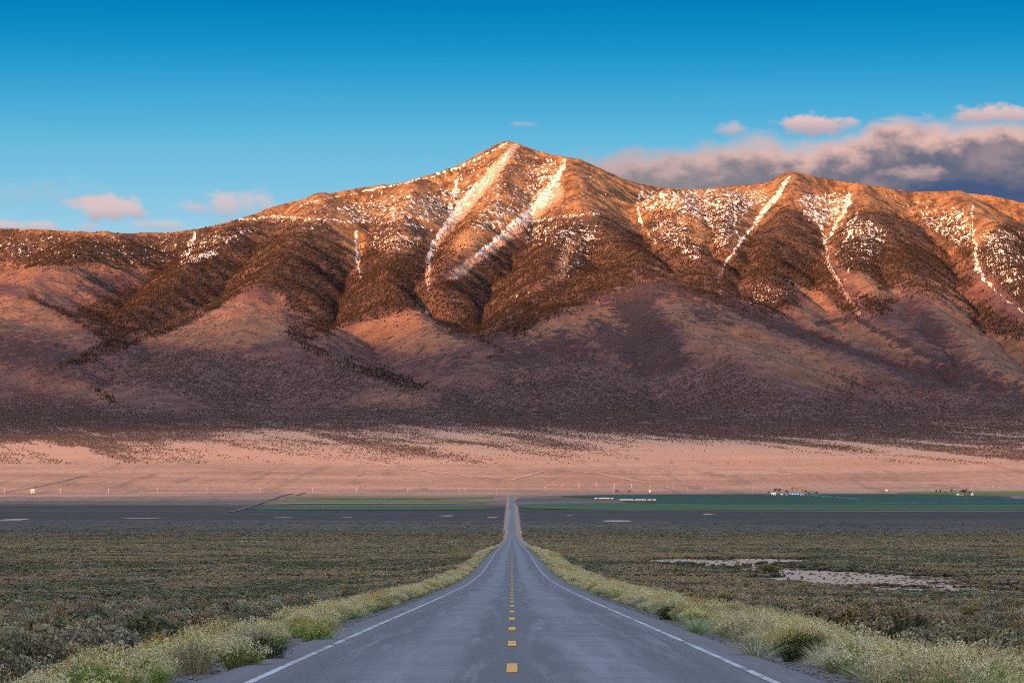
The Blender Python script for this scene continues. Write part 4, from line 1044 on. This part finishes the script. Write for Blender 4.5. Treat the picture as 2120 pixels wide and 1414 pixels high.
for i in order:
    v = sage_type(sx[i], sy[i], r); s = (.85 + .95 * r.random() ** 1.5) * (1.12 if v in (3, 4) else 1)
    if cnt < 300 or v not in sage_src:
        side = 'left' if sx[i] < 0 else 'right'
        o = plant('sagebrush', SAGE[v], sx[i], sy[i], s, r.uniform(0, 6.3), '%s %s sagebrush %s %s verge, %s' % ('big' if s > 1.25 else 'small', {3: 'rusty', 4: 'brown', 5: 'dark green', 6: 'pale grey'}.get(v, 'grey green'), ['hugging the', 'just off the', 'well off the', 'far out from the'][min(3, max(0, int((abs(sx[i]) - 8.5) / 3.2)))], side, dashword(sy[i])),
                  'shrub', 'sagebrush on the near plain', sz=s * r.uniform(.8, 1.25))
        cnt += 1; sage_src.setdefault(v, list(o.children))
    else: sage_rest.setdefault(v, []).append((sx[i], sy[i], s))
for v, l in sage_rest.items(): scatter_list('sagebrush_cover', sage_src[v], l, {3: 'rusty brown', 4: 'rusty', 5: 'dark green', 6: 'pale grey'}.get(v, 'grey green') + ' sagebrush covering the plain behind the nearest shrubs', 540 + v)
# farther sage: lighter bushes, one object per tint
mid_src = []
for k, me in enumerate(SAGE_MID):
    px_, py_ = [(300, 1290), (1900, 1290), (150, 1310), (1980, 1270), (420, 1270)][k]
    x0, y0 = place_at(px_, py_)
    mid_src.append(plant('sagebrush', [('foliage', me)], x0, y0, 1.2, k * 1.1, ['grey green', 'olive grey', 'brown leaved', 'dark leaved', 'silver grey'][k] + ' open sagebrush standing in the sage flat', 'shrub').children[0])
tot = 0
for (y0, y1, dens, seed, smin, smax) in [(190, 430, 1.05, 72, .9, 1.7), (430, 900, .50, 73, 1.2, 2.2), (900, 1500, .15, 74, 1.6, 3.0), (1500, 2000, .07, 75, 1.8, 3.2), (2000, 2700, .045, 76, 1.8, 3.2), (2700, 4200, .030, 77, 2.0, 3.6)]:
    xx, yy, r = sage_points(y0, y1, dens, seed)
    g = pnoise(xx / 14.0, yy / 40.0, 92) + .6 * pnoise(xx / 60.0, yy / 160.0, 93) + r.normal(0, .2, len(xx)); q = r.random(len(xx))
    v = np.where(g > .2, 2, np.where(g < -.34, 3, np.where(q < .5, 0, 1))); v = np.where(q > .975, 4, v)
    s = r.uniform(smin, smax, len(xx)) * (1 - .62 * np.minimum(1, 1.4 * sand_mask(xx, yy))); tot += len(xx)
    for t in range(5):
        kk = v == t
        if kk.sum():
            bins.setdefault(t, []).append(np.stack([xx[kk], yy[kk], s[kk]], 1))
for t, l in bins.items():
    scatter_list('sagebrush_plain', [mid_src[t]], np.concatenate(l), ['grey green', 'olive grey', 'brown', 'dark', 'silver grey'][t] + ' sagebrush thinning across the valley plain', 560 + t, zs=.62)
print('mid sage', tot)
log('sage')
# shoulder stones
def stones():
    r = np.random.default_rng(9); n = 5200; y = 42 + 160 * r.random(n) ** 1.6; sgn = np.where(r.random(n) < .5, -1, 1); ax = 4.52 + r.random(n) ** 1.5 * 1.3
    V = []; F = []
    octv = np.array([(1, 0, 0), (0, 1, 0), (-1, 0, 0), (0, -1, 0), (0, 0, .7), (0, 0, -.5)], float)
    of = [(0, 1, 4), (1, 2, 4), (2, 3, 4), (3, 0, 4), (1, 0, 5), (2, 1, 5), (3, 2, 5), (0, 3, 5)]
    x = sgn * ax; z = np.maximum(ground_z(x, y), road_z(y) - .3 - 0 * x)
    z = np.where(ax < 5.0, np.maximum(z, road_z(y) - .03 - (ax - 4.45) * .49), z)
    for i in range(n):
        s = r.uniform(.012, .04) * (1.6 if r.random() < .08 else 1); k = len(V)
        for v in octv: V.append(tuple(np.array([x[i], y[i], z[i] + s * .2]) + v * s * r.uniform(.7, 1.3, 3)))
        F += [tuple(a + k for a in f) for f in of]
    o = mesh_obj('gravel', np.array(V), np.array(F), [simple_mat('gravel_stone', (.10, .095, .095), (.30, .28, .27), 40)])
    tag(o, 'loose gravel scattered along both asphalt shoulders', kind='stuff')
stones()
#@@SMALL@@
# ------------------------------------------------------------------ far valley: fields, tracks, stacks, farm, poles
def gpt(px, py):
    """ground point under an image position, in metres"""
    Ds = _Dt[_Dt > 1500]; xs = (px - CX) / FOC * Ds; p = HY - FOC * ground_z(xs, Ds) / Ds
    i = np.argmax(p <= py); return float(xs[i]), float(Ds[i])
def gz(x, y): return float(land_z([x], [y])[0])
def field_material(name, g1, g2, tan, tanamt):
    m, t, b = material(name, 1.0); P = pos(t)
    n = t.noise(t.mapping(P, (.12, 1, 1)), 1 / 60, 5, .6); n2 = t.noise(t.mapping(P, (.3, 1, 1)), 1 / 14, 4, .7); nb = t.noise(t.mapping(P, (.05, 1, 1)), 1 / 170, 3, .5)
    c = t.mix(t.step(n, .35, .65), g1, g2); c = t.mix(t.step(n2, .4, .7, 0, .5), c, tuple(.6 * v for v in g1))
    c = t.mix(t.step(nb, tanamt, tanamt + .05), c, tan)
    t.put(b.inputs['Base Color'], c)
    bp = t.node('ShaderNodeBump', {'Strength': .6, 'Distance': .6}); t.put(bp.inputs['Height'], n2); t.put(b.inputs['Normal'], bp.outputs[0])
    return m
def field(name, x0p, x1p, y0p, y1p, lift_, mat, label, ex=3.0, ey=2.0, nx=90, ny=24, tilt=0.0):
    xa, D1 = gpt((x0p + x1p) / 2, y0p); _, D0 = gpt((x0p + x1p) / 2, y1p)
    V = []; 
    for j in range(ny):
        v = -1 + 2 * j / (ny - 1); D_ = (D0 + D1) / 2 + v * (D1 - D0) / 2
        w = (1 - abs(v) ** ey) ** (1 / ex) if abs(v) < 1 else 0.02; w = max(w, .02)
        xl, xr = (x0p - CX) / FOC * (D0 + D1) / 2, (x1p - CX) / FOC * (D0 + D1) / 2
        for i in range(nx):
            u = -1 + 2 * i / (nx - 1); x = (xl + xr) / 2 + u * w * (xr - xl) / 2; y = D_ + tilt * x
            V.append((x, y, 0))
    V = np.array(V); V[:, 2] = land_z(V[:, 0], V[:, 1]) + lift_
    o = mesh_obj(name, V, grid_faces(ny, nx), [mat], smooth=True)
    return tag(o, label, kind='structure')
M_FL = field_material('young_crop', (0.085, 0.125, 0.020), (0.17, 0.20, 0.042), (0.26, 0.21, 0.12), .57)
M_FR = field_material('deep_green_crop', (0.005, 0.040, 0.026), (0.020, 0.080, 0.042), (0.05, 0.085, 0.06), .60)
M_FG = field_material('bright_green_crop', (0.022, 0.075, 0.030), (0.065, 0.125, 0.045), (0.12, 0.15, 0.08), .60)
M_PAD = field_material('bare_field_soil', (0.08, 0.06, 0.055), (0.16, 0.12, 0.11), (0.24, 0.19, 0.17), .55)
field('crop_field', 590, 1022, 1028, 1033.5, .6, M_FL, 'yellow green crop strip at the far side of the left field')
field('crop_field', 540, 1012, 1036.5, 1044, .6, M_FL, 'middle green crop strip of the left field')
field('crop_field', 512, 1030, 1049, 1056.5, .6, M_FG, 'near bright green crop strip of the left field')
field('field_margin', 1066, 2700, 1022, 1060, .25, M_PAD, 'bare soil under and round the right crop circles', 4, 4)
field('crop_field', 1160, 2090, 1023, 1034, .6, M_FR, 'dark green crop circle behind the haystacks')
field('crop_field', 1290, 2260, 1032, 1046, .9, M_FR, 'dark teal crop strip right of the haystacks')
field('crop_field', 1078, 2700, 1040.5, 1057, .7, M_FG, 'bright green crop strip along the near edge of the right field', 3, 4)
field('crop_field', 1860, 2700, 1016.5, 1024, .5, M_FL, 'pale green pasture behind the far right farmstead', 3, 3)
def track(pts, w, label, mat):
    P = [np.array(gpt(a, b)) for a, b in pts]; L = []
    for A, B in zip(P[:-1], P[1:]):
        n = max(2, int(np.linalg.norm(B - A) / 30)); L += [A + (B - A) * k / n for k in range(n)]
    L.append(P[-1]); L = np.array(L); L[:, 0] += 5 * pnoise(L[:, 1] / 90, L[:, 0] / 90, 5); T = np.gradient(L, axis=0); T /= np.linalg.norm(T, axis=1)[:, None]; Nn = np.stack([-T[:, 1], T[:, 0]], 1)
    ww = w * (1 + .45 * pnoise(L[:, 0] / 60, L[:, 1] / 60, 8))[:, None] / 2
    A = L - Nn * ww; B = L + Nn * ww
    V = np.concatenate([np.stack([A, B], 1).reshape(-1, 2)], 0); z = land_z(V[:, 0], V[:, 1]) + .9
    o = mesh_obj('dirt_track', np.column_stack([V, z]), grid_faces(len(L), 2), [mat], smooth=True)
    return tag(o, label, kind='structure')
M_TRK = simple_mat('track_dust', (.30, .195, .14), (.40, .27, .20), .05)
M_DRK = simple_mat('ditch_brush', (.10, .07, .06), (.16, .11, .09), .05)
track([(486, 906), (560, 920), (650, 938), (720, 950), (800, 965), (900, 978), (1000, 989), (1060, 993)], 16, 'pale dirt track slanting down the fan towards the road', M_TRK)
track([(1060, 993), (1100, 982), (1125, 976), (1180, 975), (1235, 980), (1285, 990), (1345, 1001)], 13, 'pale dirt track looping across the fan right of the road', M_TRK)
track([(950, 963), (975, 965), (1010, 967)], 10, 'short pale track on the fan beside the wash', M_TRK)
track([(445, 970), (480, 972), (545, 975)], 12, 'faint pale scrape on the left fan', M_TRK)
track([(480, 1060), (530, 1045), (575, 1030), (600, 1022)], 9, 'dark ditch line crossing the left field corner', M_DRK)
track([(615, 1026), (628, 1020)], 7, 'short dark bank behind the left field', M_DRK)
track([(0, 1021), (60, 1011), (120, 998), (180, 985)], 4, 'dark slanting ditch on the left fan', M_DRK)
track([(1078, 1023.0), (1180, 1021.5), (1320, 1020.5), (1460, 1021), (1600, 1022)], 5, 'pale farm lane behind the right field', M_TRK)

def boxm(c, s, rz=0, taper=1.0):
    V = []; 
    for dz in (-1, 1):
        k = taper if dz > 0 else 1
        for dx, dy in ((-1, -1), (1, -1), (1, 1), (-1, 1)):
            x, y = dx * s[0] / 2 * k, dy * s[1] / 2 * k
            V.append((c[0] + x * math.cos(rz) - y * math.sin(rz), c[1] + x * math.sin(rz) + y * math.cos(rz), c[2] + dz * s[2] / 2))
    return V, [(0, 3, 2, 1), (4, 5, 6, 7), (0, 1, 5, 4), (1, 2, 6, 5), (2, 3, 7, 6), (3, 0, 4, 7)]
def tube(p0, p1, r0, r1, n=8):
    p0, p1 = Vector(p0), Vector(p1); d = (p1 - p0).normalized(); a = d.orthogonal().normalized(); b_ = d.cross(a); V = []
    for p, rr in ((p0, r0), (p1, r1)):
        for k in range(n): an = 2 * math.pi * k / n; V.append(tuple(p + a * math.cos(an) * rr + b_ * math.sin(an) * rr))
    F = [(k, (k + 1) % n, n + (k + 1) % n, n + k) for k in range(n)] + [tuple(range(n))[::-1], tuple(range(n, 2 * n))]
    return V, F
def joinm(parts):
    V = []; F = []
    for v, f in parts:
        k = len(V); V += list(v); F += [tuple(a + k for a in q) for q in f]
    return V, F
def part(name, vf, mat, parent, smooth=False):
    me = bpy.data.meshes.new(name); me.from_pydata([tuple(v) for v in vf[0]], [], vf[1]); me.materials.append(mat); me.update()
    if smooth: me.polygons.foreach_set('use_smooth', [True] * len(me.polygons))
    o = bpy.data.objects.new(name, me); COL.objects.link(o)
    if parent is not None: o.parent = parent
    return o
def empty(name, loc, rz=0, label=None, cat=None, group=None):
    o = bpy.data.objects.new(name, None); COL.objects.link(o); o.location = loc; o.rotation_euler = (0, 0, rz); return tag(o, label, cat, group)
def copy_tree(o, parent=None):
    c = o.copy(); COL.objects.link(c); c.parent = parent
    for ch in list(o.children): copy_tree(ch, c)
    return c
M_WOOD = simple_mat('weathered_pole_wood', (.42, .33, .26), (.62, .50, .40), 2); M_STEEL = simple_mat('galvanised_steel', (.42, .44, .46), (.55, .56, .58), 3, .4, spec=.5)
M_PW = simple_mat('white_plastic', (.74, .76, .76), (.82, .83, .82), 12, .5); M_BLK = simple_mat('black_band', (.02, .02, .022)); M_REFL = simple_mat('reflector', (.75, .76, .72), None, 5, .3, spec=.6)
M_SIGN = simple_mat('yellow_sign_face', (.85, .55, .01), (.90, .60, .02), 3, .45); M_BALE = simple_mat('golden_hay', (.27, .085, .030), (.36, .13, .05), .6); M_TARP = simple_mat('white_tarp', (.6, .62, .64), (.7, .72, .74), .5, .6)
M_WHT = simple_mat('white_wall', (.68, .66, .64), (.80, .78, .76), .3); M_BLUE = simple_mat('blue_roof', (.03, .17, .36), (.06, .25, .46), .4, .5); M_TAN = simple_mat('tan_wall', (.34, .24, .18), (.45, .33, .25), .5)
M_DARKW = simple_mat('dark_opening', (.02, .02, .025)); M_PIPE = simple_mat('pivot_pipe', (.05, .20, .26), (.08, .26, .32), .3, .4, spec=.5); M_RUB = simple_mat('tyre_rubber', (.02, .02, .02))
# utility poles
def make_pole():
    r_ = empty('utility_pole', (0, 0, 0))
    part('post', tube((0, 0, -1), (0, 0, 11.5), .24, .18), M_WOOD, r_)
    part('crossarm', boxm((0, .3, 10.3), (3.0, .24, .30)), M_WOOD, r_)
    for s_ in (-1.3, 0, 1.3): part('insulator', tube((s_, .3, 10.4), (s_, .3, 10.9), .10, .08, 6), M_STEEL, r_)
    return r_
poles = [(9, 1021, 1), (125, 1021, 1), (224, 1021, 1), (325, 1021, 1.05), (428, 1020, .9), (538, 1020, 1), (647, 1020, 1), (738, 1020, 1.05), (844, 1020, 1), (950, 1019, .9), (962, 1020, .8), (1028.5, 1026, 1.35),
         (1128, 1017, .9), (1163, 1012, .8), (1198, 1009, .9), (1234, 1008.5, .95), (1269.5, 1021, 1.2), (1271, 1010, 1), (1307, 1011, 1), (1345, 1016, 1.05), (1382, 1013, .8), (1393, 1012, .8), (1422, 1016, .85), (1459, 1019, .95), (1557, 1019, .8), (1722, 1022, .8), (2010.5, 1014, .9), (2056, 1014, .9)]
p0 = None
whereabouts = ['behind the left field', 'on the fan']
def mark(px):
    if px < 480: return 'on the open fan left of the left field'
    if px < 1040: return 'behind the left crop field'
    if px < 1300: return 'above the haystacks'
    if px < 1600: return 'between the haystacks and the blue roofed farm'
    return 'right of the blue roofed farm'
cnt_ = {}
for (px, py, s) in poles:
    p = make_pole() if p0 is None else copy_tree(p0); p0 = p0 or p
    x, y = gpt(px, py); p.location = (x, y, gz(x, y)); p.scale = (s, s, s); p.rotation_euler = (0, 0, random.uniform(-.1, .1))
    k = mark(px); cnt_[k] = cnt_.get(k, 0) + 1; n_ = ['first', 'second', 'third', 'fourth', 'fifth', 'sixth', 'seventh', 'eighth', 'ninth', 'tenth'][cnt_[k] - 1]
    tag(p, 'wooden utility pole %s, %s from the left' % (k, n_), 'utility pole', 'utility poles along the foot of the fan')
hp = empty('pole_frame', (*gpt(67, 1022), 0), 0, 'pale H shaped double pole structure on the left fan', 'pole frame'); hp.location.z = gz(*hp.location[:2])
for s_ in (-3.2, 3.2): part('post', tube((s_, 0, 0), (s_, 0, 10), .4, .4), M_WHT, hp)
part('crossbar', boxm((0, 0, 8.2), (7.4, .5, 3.0)), M_WHT, hp); part('lower_rail', boxm((0, 0, 3.2), (6.2, .4, .8)), M_WHT, hp)
# roadside delineators
def delineator(px, py, label, h=1.12, side='post', s=1.0):
    x, y = gpt_road(px, py)
    r_ = empty('delineator_post', (x, y, gz(x, y) - .05), random.uniform(-.2, .2), label, 'road marker', 'delineator posts beside the highway'); r_.scale = (s, s, 1)
    part('post', boxm((0, 0, h / 2), (.095, .03, h)), M_STEEL if side == 'post' else M_PW, r_); part('cap', boxm((0, 0, h + .03), (.10, .034, .06)), M_PW, r_)
    part('reflector', boxm((0, -.022, h - .14), (.075, .012, .17)), M_REFL, r_)
    part('band', boxm((0, 0, h - .33), (.10, .036, .10)), M_BLK, r_)
def gpt_road(px, py):
    Ds = _Dt; xs = (px - CX) / FOC * Ds; p = HY - FOC * ground_z(xs, Ds) / Ds; i = np.argmax(p <= py); return float(xs[i]), float(Ds[i])
for (px, py, lb, h, sd) in [(903, 1217, 'thin grey delineator post standing above the left verge brush', 1.25, 'post'), (1210, 1200, 'white topped delineator with black band on the right verge', 1.2, 'w'),
                            (1129.5, 1152, 'small white delineator on the right verge, first beyond the banded one', 1.2, 'w'), (1104.5, 1130.5, 'tiny white delineator right of the road at the foot of the rise', 1.1, 'w'),
                            (1095.5, 1123, 'tiny white delineator right of the road below the yellow sign', 1.6, 'w'), (859.5, 1143, 'tiny white marker out on the left sage plain', 1.1, 'w'), (1012, 1131, 'white marker at the left verge where the road narrows', 1.2, 'w'),
                            (1021, 1124, 'white marker left of the road just past the narrowing', 1.2, 'w'), (1045, 1096, 'white marker beside the far road opposite the yellow sign, outer of two', 1.9, 'w'), (1050, 1102, 'white marker beside the far road opposite the yellow sign, inner of two', 1.9, 'w'),
                            (1054, 1060, 'white marker on the farthest left road edge', 1.8, 'w'), (1087, 1044, 'white marker between the far road and the right field', 2.4, 'w')]:
    delineator(px, py, lb, h, sd, 1.0 if py > 1180 else (1.5 if py > 1125 else 2.6 if py > 1080 else 5))
x, y = gpt_road(1077.8, 1108)
sg = empty('warning_sign', (x, y, gz(x, y)), 0, 'yellow diamond warning sign beside the far road on the right', 'road sign')
part('post', tube((0, .05, 0), (0, .05, 3.4), .06, .06), M_STEEL, sg)
dm = bmesh.new(); part('panel', ([(0, 0, 1.9), (1.05, 0, 2.95), (0, 0, 4.0), (-1.05, 0, 2.95), (0, .04, 1.9), (1.05, .04, 2.95), (0, .04, 4.0), (-1.05, .04, 2.95)], [(0, 1, 2, 3), (7, 6, 5, 4), (0, 4, 5, 1), (1, 5, 6, 2), (2, 6, 7, 3), (3, 7, 4, 0)]), M_SIGN, sg); dm.free()
# haystacks
def haystack(x0p, x1p, py, segs, label, h=3.3):
    _, y = gpt((x0p + x1p) / 2, py); xa, xb = (x0p - CX) / FOC * y, (x1p - CX) / FOC * y
    r_ = empty('haystack', ((xa + xb) / 2, y, gz((xa + xb) / 2, y)), 0, label, 'haystack', 'long haystacks under white tarps on the right field'); L = xb - xa; Dp = 7.0
    nb = int(L / 2.6)
    bale = None
    for i in range(nb):
        for j in range(3):
            if j == 2 and i in (0, nb - 1): continue
            if bale is None:
                bale = part('bale', boxm((0, 0, 0), (2.5, Dp, h / 3 - .04), 0, .985), M_BALE, r_); o = bale
            else: o = bale.copy(); COL.objects.link(o); o.parent = r_
            o.location = (-L / 2 + (i + .5) * L / nb + random.uniform(-.08, .08), random.uniform(-.15, .15), (j + .5) * h / 3)
    for (a, b_) in segs:
        cx_ = (a + b_) / 2 - (x0p + x1p) / 2; w = (b_ - a) / FOC * y; V = []; n = 14
        for i in range(n + 1):
            u = i / n - .5
            for k, (yy, zz) in enumerate([(-Dp / 2 - .15, h - .25), (-Dp / 2 - .05, h + .9), (-1.2, h + 1.75), (1.2, h + 1.75), (Dp / 2 + .05, h + .9), (Dp / 2 + .15, h - .25)]):
                V.append((cx_ / FOC * y + u * w, yy, zz - .25 * (abs(u) * 2) ** 6 + .10 * math.sin(i * 2.3 + k)))
        part('tarp', (V, [tuple(f) for f in grid_faces(n + 1, 6)]), M_TARP, r_, True)
haystack(1229, 1270, 1035.5, [(1230, 1236.5), (1239, 1262), (1264.5, 1269.5)], 'shorter orange haystack with three white tarps, the one nearer the road')
haystack(1281, 1360, 1038.5, [(1282.5, 1311.5), (1314, 1337), (1340, 1348), (1350.5, 1357.5)], 'longer orange haystack with four white tarps, farther right')
x, y = gpt(1293.5, 1032); p = copy_tree(p0); p.location = (x, y, gz(x, y)); p.scale = (.6, .6, .9); tag(p, 'thin pole standing behind the longer haystack', 'utility pole', 'utility poles along the foot of the fan')
# farm buildings
def building(px, py, w, d, h, roof, wall, label, cat='building', rise=.35, doors=2, rz=0):
    x, y = gpt(px, py); r_ = empty('farm_building', (x, y, gz(x, y)), rz, label, cat)
    part('wall', boxm((0, 0, h / 2), (w, d, h)), wall, r_)
    e = .5; rh = d * rise
    V = [(-w / 2 - e, -d / 2 - e, h + .02), (w / 2 + e, -d / 2 - e, h + .02), (w / 2 + e, d / 2 + e, h + .02), (-w / 2 - e, d / 2 + e, h + .02), (-w / 2 - e, 0, h + rh), (w / 2 + e, 0, h + rh)]
    part('roof', (V, [(0, 1, 5, 4), (2, 3, 4, 5), (0, 4, 3), (1, 2, 5), (3, 2, 1, 0)]), roof, r_)
    for i in range(doors): part('door', boxm((-w / 2 + (i + .5) * w / doors, -d / 2 - .06, h * .36), (min(3.5, w / doors * .4), .1, h * .7)), M_DARKW, r_)
building(1601, 1025.5, 9.5, 7, 3.6, M_WHT, M_WHT, 'small white farm building left of the blue roofed barn')
building(1646, 1024.0, 23, 10, 2.6, M_BLUE, M_WHT, 'long low barn with bright blue roof among trees', 'barn', .30, 4)
building(1618, 1025.5, 5, 4, 2.4, M_WHT, M_WHT, 'tiny white shed between white house and blue barn', 'shed', .3, 1); building(1660, 1026, 8, 5, 2.6, M_WHT, M_WHT, 'white shed at the right end of the blue barn', 'shed', .3, 1)
building(1628, 1026, 4, 3, 2, M_WHT, M_TAN, 'tan shed in front of the farm trees', 'shed', .3, 1)
building(1982.5, 1026, 5, 4, 3, M_WHT, M_WHT, 'white shed under the big round tree at far right', 'shed', .4, 1); building(1990, 1026.5, 7, 4, 2.2, M_TAN, M_TAN, 'low tan shed beside the big round tree at far right', 'shed', .3, 1)
building(2012, 1026, 4.5, 4, 3.2, M_WHT, M_WHT, 'pale gabled hut right of the far right trees', 'shed', .5, 1); building(1345, 1018.5, 4, 3, 2.5, M_WHT, M_WHT, 'lone white hut at the foot of the fan', 'hut', .4, 1)
building(1835, 1016.5, 5, 4, 2.5, M_WHT, M_WHT, 'lone white trailer between the two farms', 'hut', .3, 1)
def far_tree(px, py, h, w, leaf, label, seed, cover=1.0, grp='trees round the valley farms'):
    x, y = gpt(px, py); r = np.random.default_rng(seed); r_ = empty('cottonwood_tree', (x, y, gz(x, y)), 0, label, 'tree', grp)
    T = [tube((0, 0, -.5), (0, 0, h * .35), .35, .25, 6)]; cen = []
    for i in range(9):
        a = r.uniform(0, 6.28); q = r.uniform(.15, .5) * w; zt = h * r.uniform(.55, .95); T.append(tube((0, 0, h * r.uniform(.2, .35)), (q * math.cos(a), q * math.sin(a), zt), .16, .04, 5)); cen.append((q * math.cos(a), q * math.sin(a), zt * .96))
    part('trunk', joinm(T), M_BARK, r_)
    c2 = [(c[0] + r.normal(0, w * .13), c[1] + r.normal(0, w * .13), c[2] + r.normal(0, h * .09)) for c in cen for _ in range(int(9 * cover))]
    V, F, Ti = specks(r, c2, 7, w * .09, w * .13); o = mesh_obj('crown', np.array(V), np.array(F), [leaf], r_); set_attr(o, 'tint', Ti)
M_BARK = simple_mat('grey_bark', (.10, .075, .06), (.17, .13, .11), 2)
M_LOL = plant_mat('olive_tree_leaves', (.07, .06, .03), (.20, .15, .07), .15); M_LYE = plant_mat('yellow_tree_leaves', (.20, .15, .03), (.46, .34, .08), .15); M_LBR = plant_mat('brown_bush_leaves', (.10, .05, .04), (.24, .13, .10), .15); M_LDK = plant_mat('dusky_tree_leaves', (.04, .035, .035), (.13, .09, .08), .15)
for a in [(1590, 1021, 4.5, 4, M_LBR, 'reddish bush at the left end of the farm tree row'), (1604, 1022, 12, 8, M_LOL, 'olive tree above the small white farm building, left of a pair'), (1613, 1022, 11, 8, M_LOL, 'olive brown tree above the small white farm building, right of a pair'),
          (1628, 1022, 8, 7, M_LOL, 'rounded olive tree just left of the blue barn'), (1640, 1020, 13, 7, M_LYE, 'tall yellow tree behind the blue barn, its left end'), (1648, 1019, 12, 7, M_LYE, 'yellow green tree behind the middle of the blue barn'),
          (1661, 1020, 11, 7, M_LYE, 'thin yellow tree behind the right end of the blue barn'), (1668, 1021, 7, 6, M_LOL, 'low olive tree right of the blue barn'), (1675, 1022, 4, 7, M_LDK, 'dark bush right of the farm trees'), (1690, 1022, 4.5, 5, M_LDK, 'dark bush at the right end of the farm tree row'),
          (1937, 1024, 12, 5, M_LDK, 'bare dusky tree, leftmost at the far right farmstead'), (1945, 1024, 11, 5, M_LDK, 'bare dusky tree next to the leftmost at the far right farmstead'), (1957, 1022, 5, 4, M_LOL, 'small scrubby tree in the middle of the far right row'),
          (1970, 1023, 12, 5, M_LDK, 'slim dark tree left of the big round tree'), (1995, 1024, 12, 12, M_LDK, 'big round dark tree at the far right farmstead'), (2006, 1023, 6, 6, M_LDK, 'low dark tree behind the pale gabled hut'),
          (1277, 1019, 4, 9, M_LDK, 'dark bush clump left of the thin pole'), (1302, 1019, 4, 7, M_LDK, 'dark bush clump right of the thin pole')]:
    far_tree(*a, seed=hash(a[5]) % 1000 if False else int(a[0]))
# centre pivot irrigators
def pivot(p0_, p1_, n, h, label, r=.35, tr=1.0):
    A = np.array(gpt(*p0_)); B = np.array(gpt(*p1_)); r_ = empty('irrigation_pivot', (A[0], A[1], gz(*A)), 0, label, 'irrigator'); d = (B - A) / n
    for i in range(n):
        a = d * i; b_ = d * (i + 1); za = gz(*(A + a)) - gz(*A); zb = gz(*(A + b_)) - gz(*A)
        m_ = (a + b_) / 2; zm = (za + zb) / 2 + h + .9
        T = [tube((*a, za + h), (*m_, zm), r, r, 6), tube((*m_, zm), (*b_, zb + h), r, r, 6), tube((*a, za + h), (*(a + (m_ - a) * .5), (za + zm) / 2 - .9), .1, .1, 4), tube((*(a + (m_ - a) * .5), (za + zm + h) / 2 - 1.1), (*(m_ + (b_ - m_) * .5), (zb + zm + h) / 2 - 1.1), .1, .1, 4), tube((*(m_ + (b_ - m_) * .5), (zb + zm + h) / 2 - 1.1), (*b_, zb + h), .1, .1, 4)]
        part('span', joinm(T), M_PIPE, r_)
    for i in range(1, n + 1):
        a = d * i; z = gz(*(A + a)) - gz(*A)
        tw = part('wheel_tower', joinm([tube((a[0] - 2 * tr, a[1], z + .6), (a[0], a[1], z + h), .12, .12, 5), tube((a[0] + 2 * tr, a[1], z + .6), (a[0], a[1], z + h), .12, .12, 5), tube((a[0] - 2.1 * tr, a[1], z + .7), (a[0] + 2.1 * tr, a[1], z + .7), .16, .16, 5)]), M_STEEL, r_)
        for s_ in (-2 * tr, 2 * tr): part('wheel', tube((a[0] + s_, a[1] - .2, z + .65), (a[0] + s_, a[1] + .2, z + .65), .65, .65, 10), M_RUB, tw)
pivot((1655, 1026), (1777, 1036.5), 7, 3.2, 'blue irrigation pivot reaching from the farm into the dark field', .42)
pivot((1762, 1044.5), (2190, 1041), 10, 3.0, 'long irrigation line with wheel towers across the right field', .16)
pivot((782, 1040), (820, 1032.5), 3, 3.0, 'short white irrigation pivot in the left field', .25)
pivot((600, 1053), (700, 1051), 3, 3.0, 'irrigation line with dark wheel towers in the near left crop strip', .14)
log('small things')
# ------------------------------------------------------------------ clouds that shade the lower slopes (behind and left of the viewer)
mv = bpy.data.materials.new('cloud_vapour'); mv.use_nodes = True; nt_ = mv.node_tree; nt_.nodes.remove(nt_.nodes['Principled BSDF'])
vs = nt_.nodes.new('ShaderNodeVolumeScatter'); vs.inputs['Density'].default_value = .0017; vs.inputs['Color'].default_value = (.96, .96, .97, 1); nt_.links.new(vs.outputs[0], nt_.nodes['Material Output'].inputs['Volume'])
def shade_cloud(target, L, half, label, seed):
    c = Vector(target) - SUN * L; bm_ = bmesh.new(); bmesh.ops.create_icosphere(bm_, subdivisions=5, radius=1.0); r = np.array([v.co[:] for v in bm_.verts])
    n = fbm(r[:, 0] * 2.2 + seed, r[:, 2] * 2.2 + r[:, 1] * 1.3, 1.0, 4, seed) * .35
    for v, k in zip(bm_.verts, n): v.co = v.co * (1 + float(k))
    me = bpy.data.meshes.new('cloud'); bm_.to_mesh(me); bm_.free(); me.materials.append(mv); me.polygons.foreach_set('use_smooth', [True] * len(me.polygons))
    o = bpy.data.objects.new('cloud', me); COL.objects.link(o); o.location = c; o.scale = half; o.rotation_euler = (0, 0, -R(SUN_AZ))
    return tag(o, label, 'cloud')
shade_cloud((2600, 13600, 190), 24000, (4600, 1000, 900), 'drifting grey cloud west of the valley shading the lower right slopes', 3)
shade_cloud((-2300, 13800, 190), 24500, (3200, 600, 760), 'thinner cloud west of the valley shading the lower left slopes', 9)
log('done')
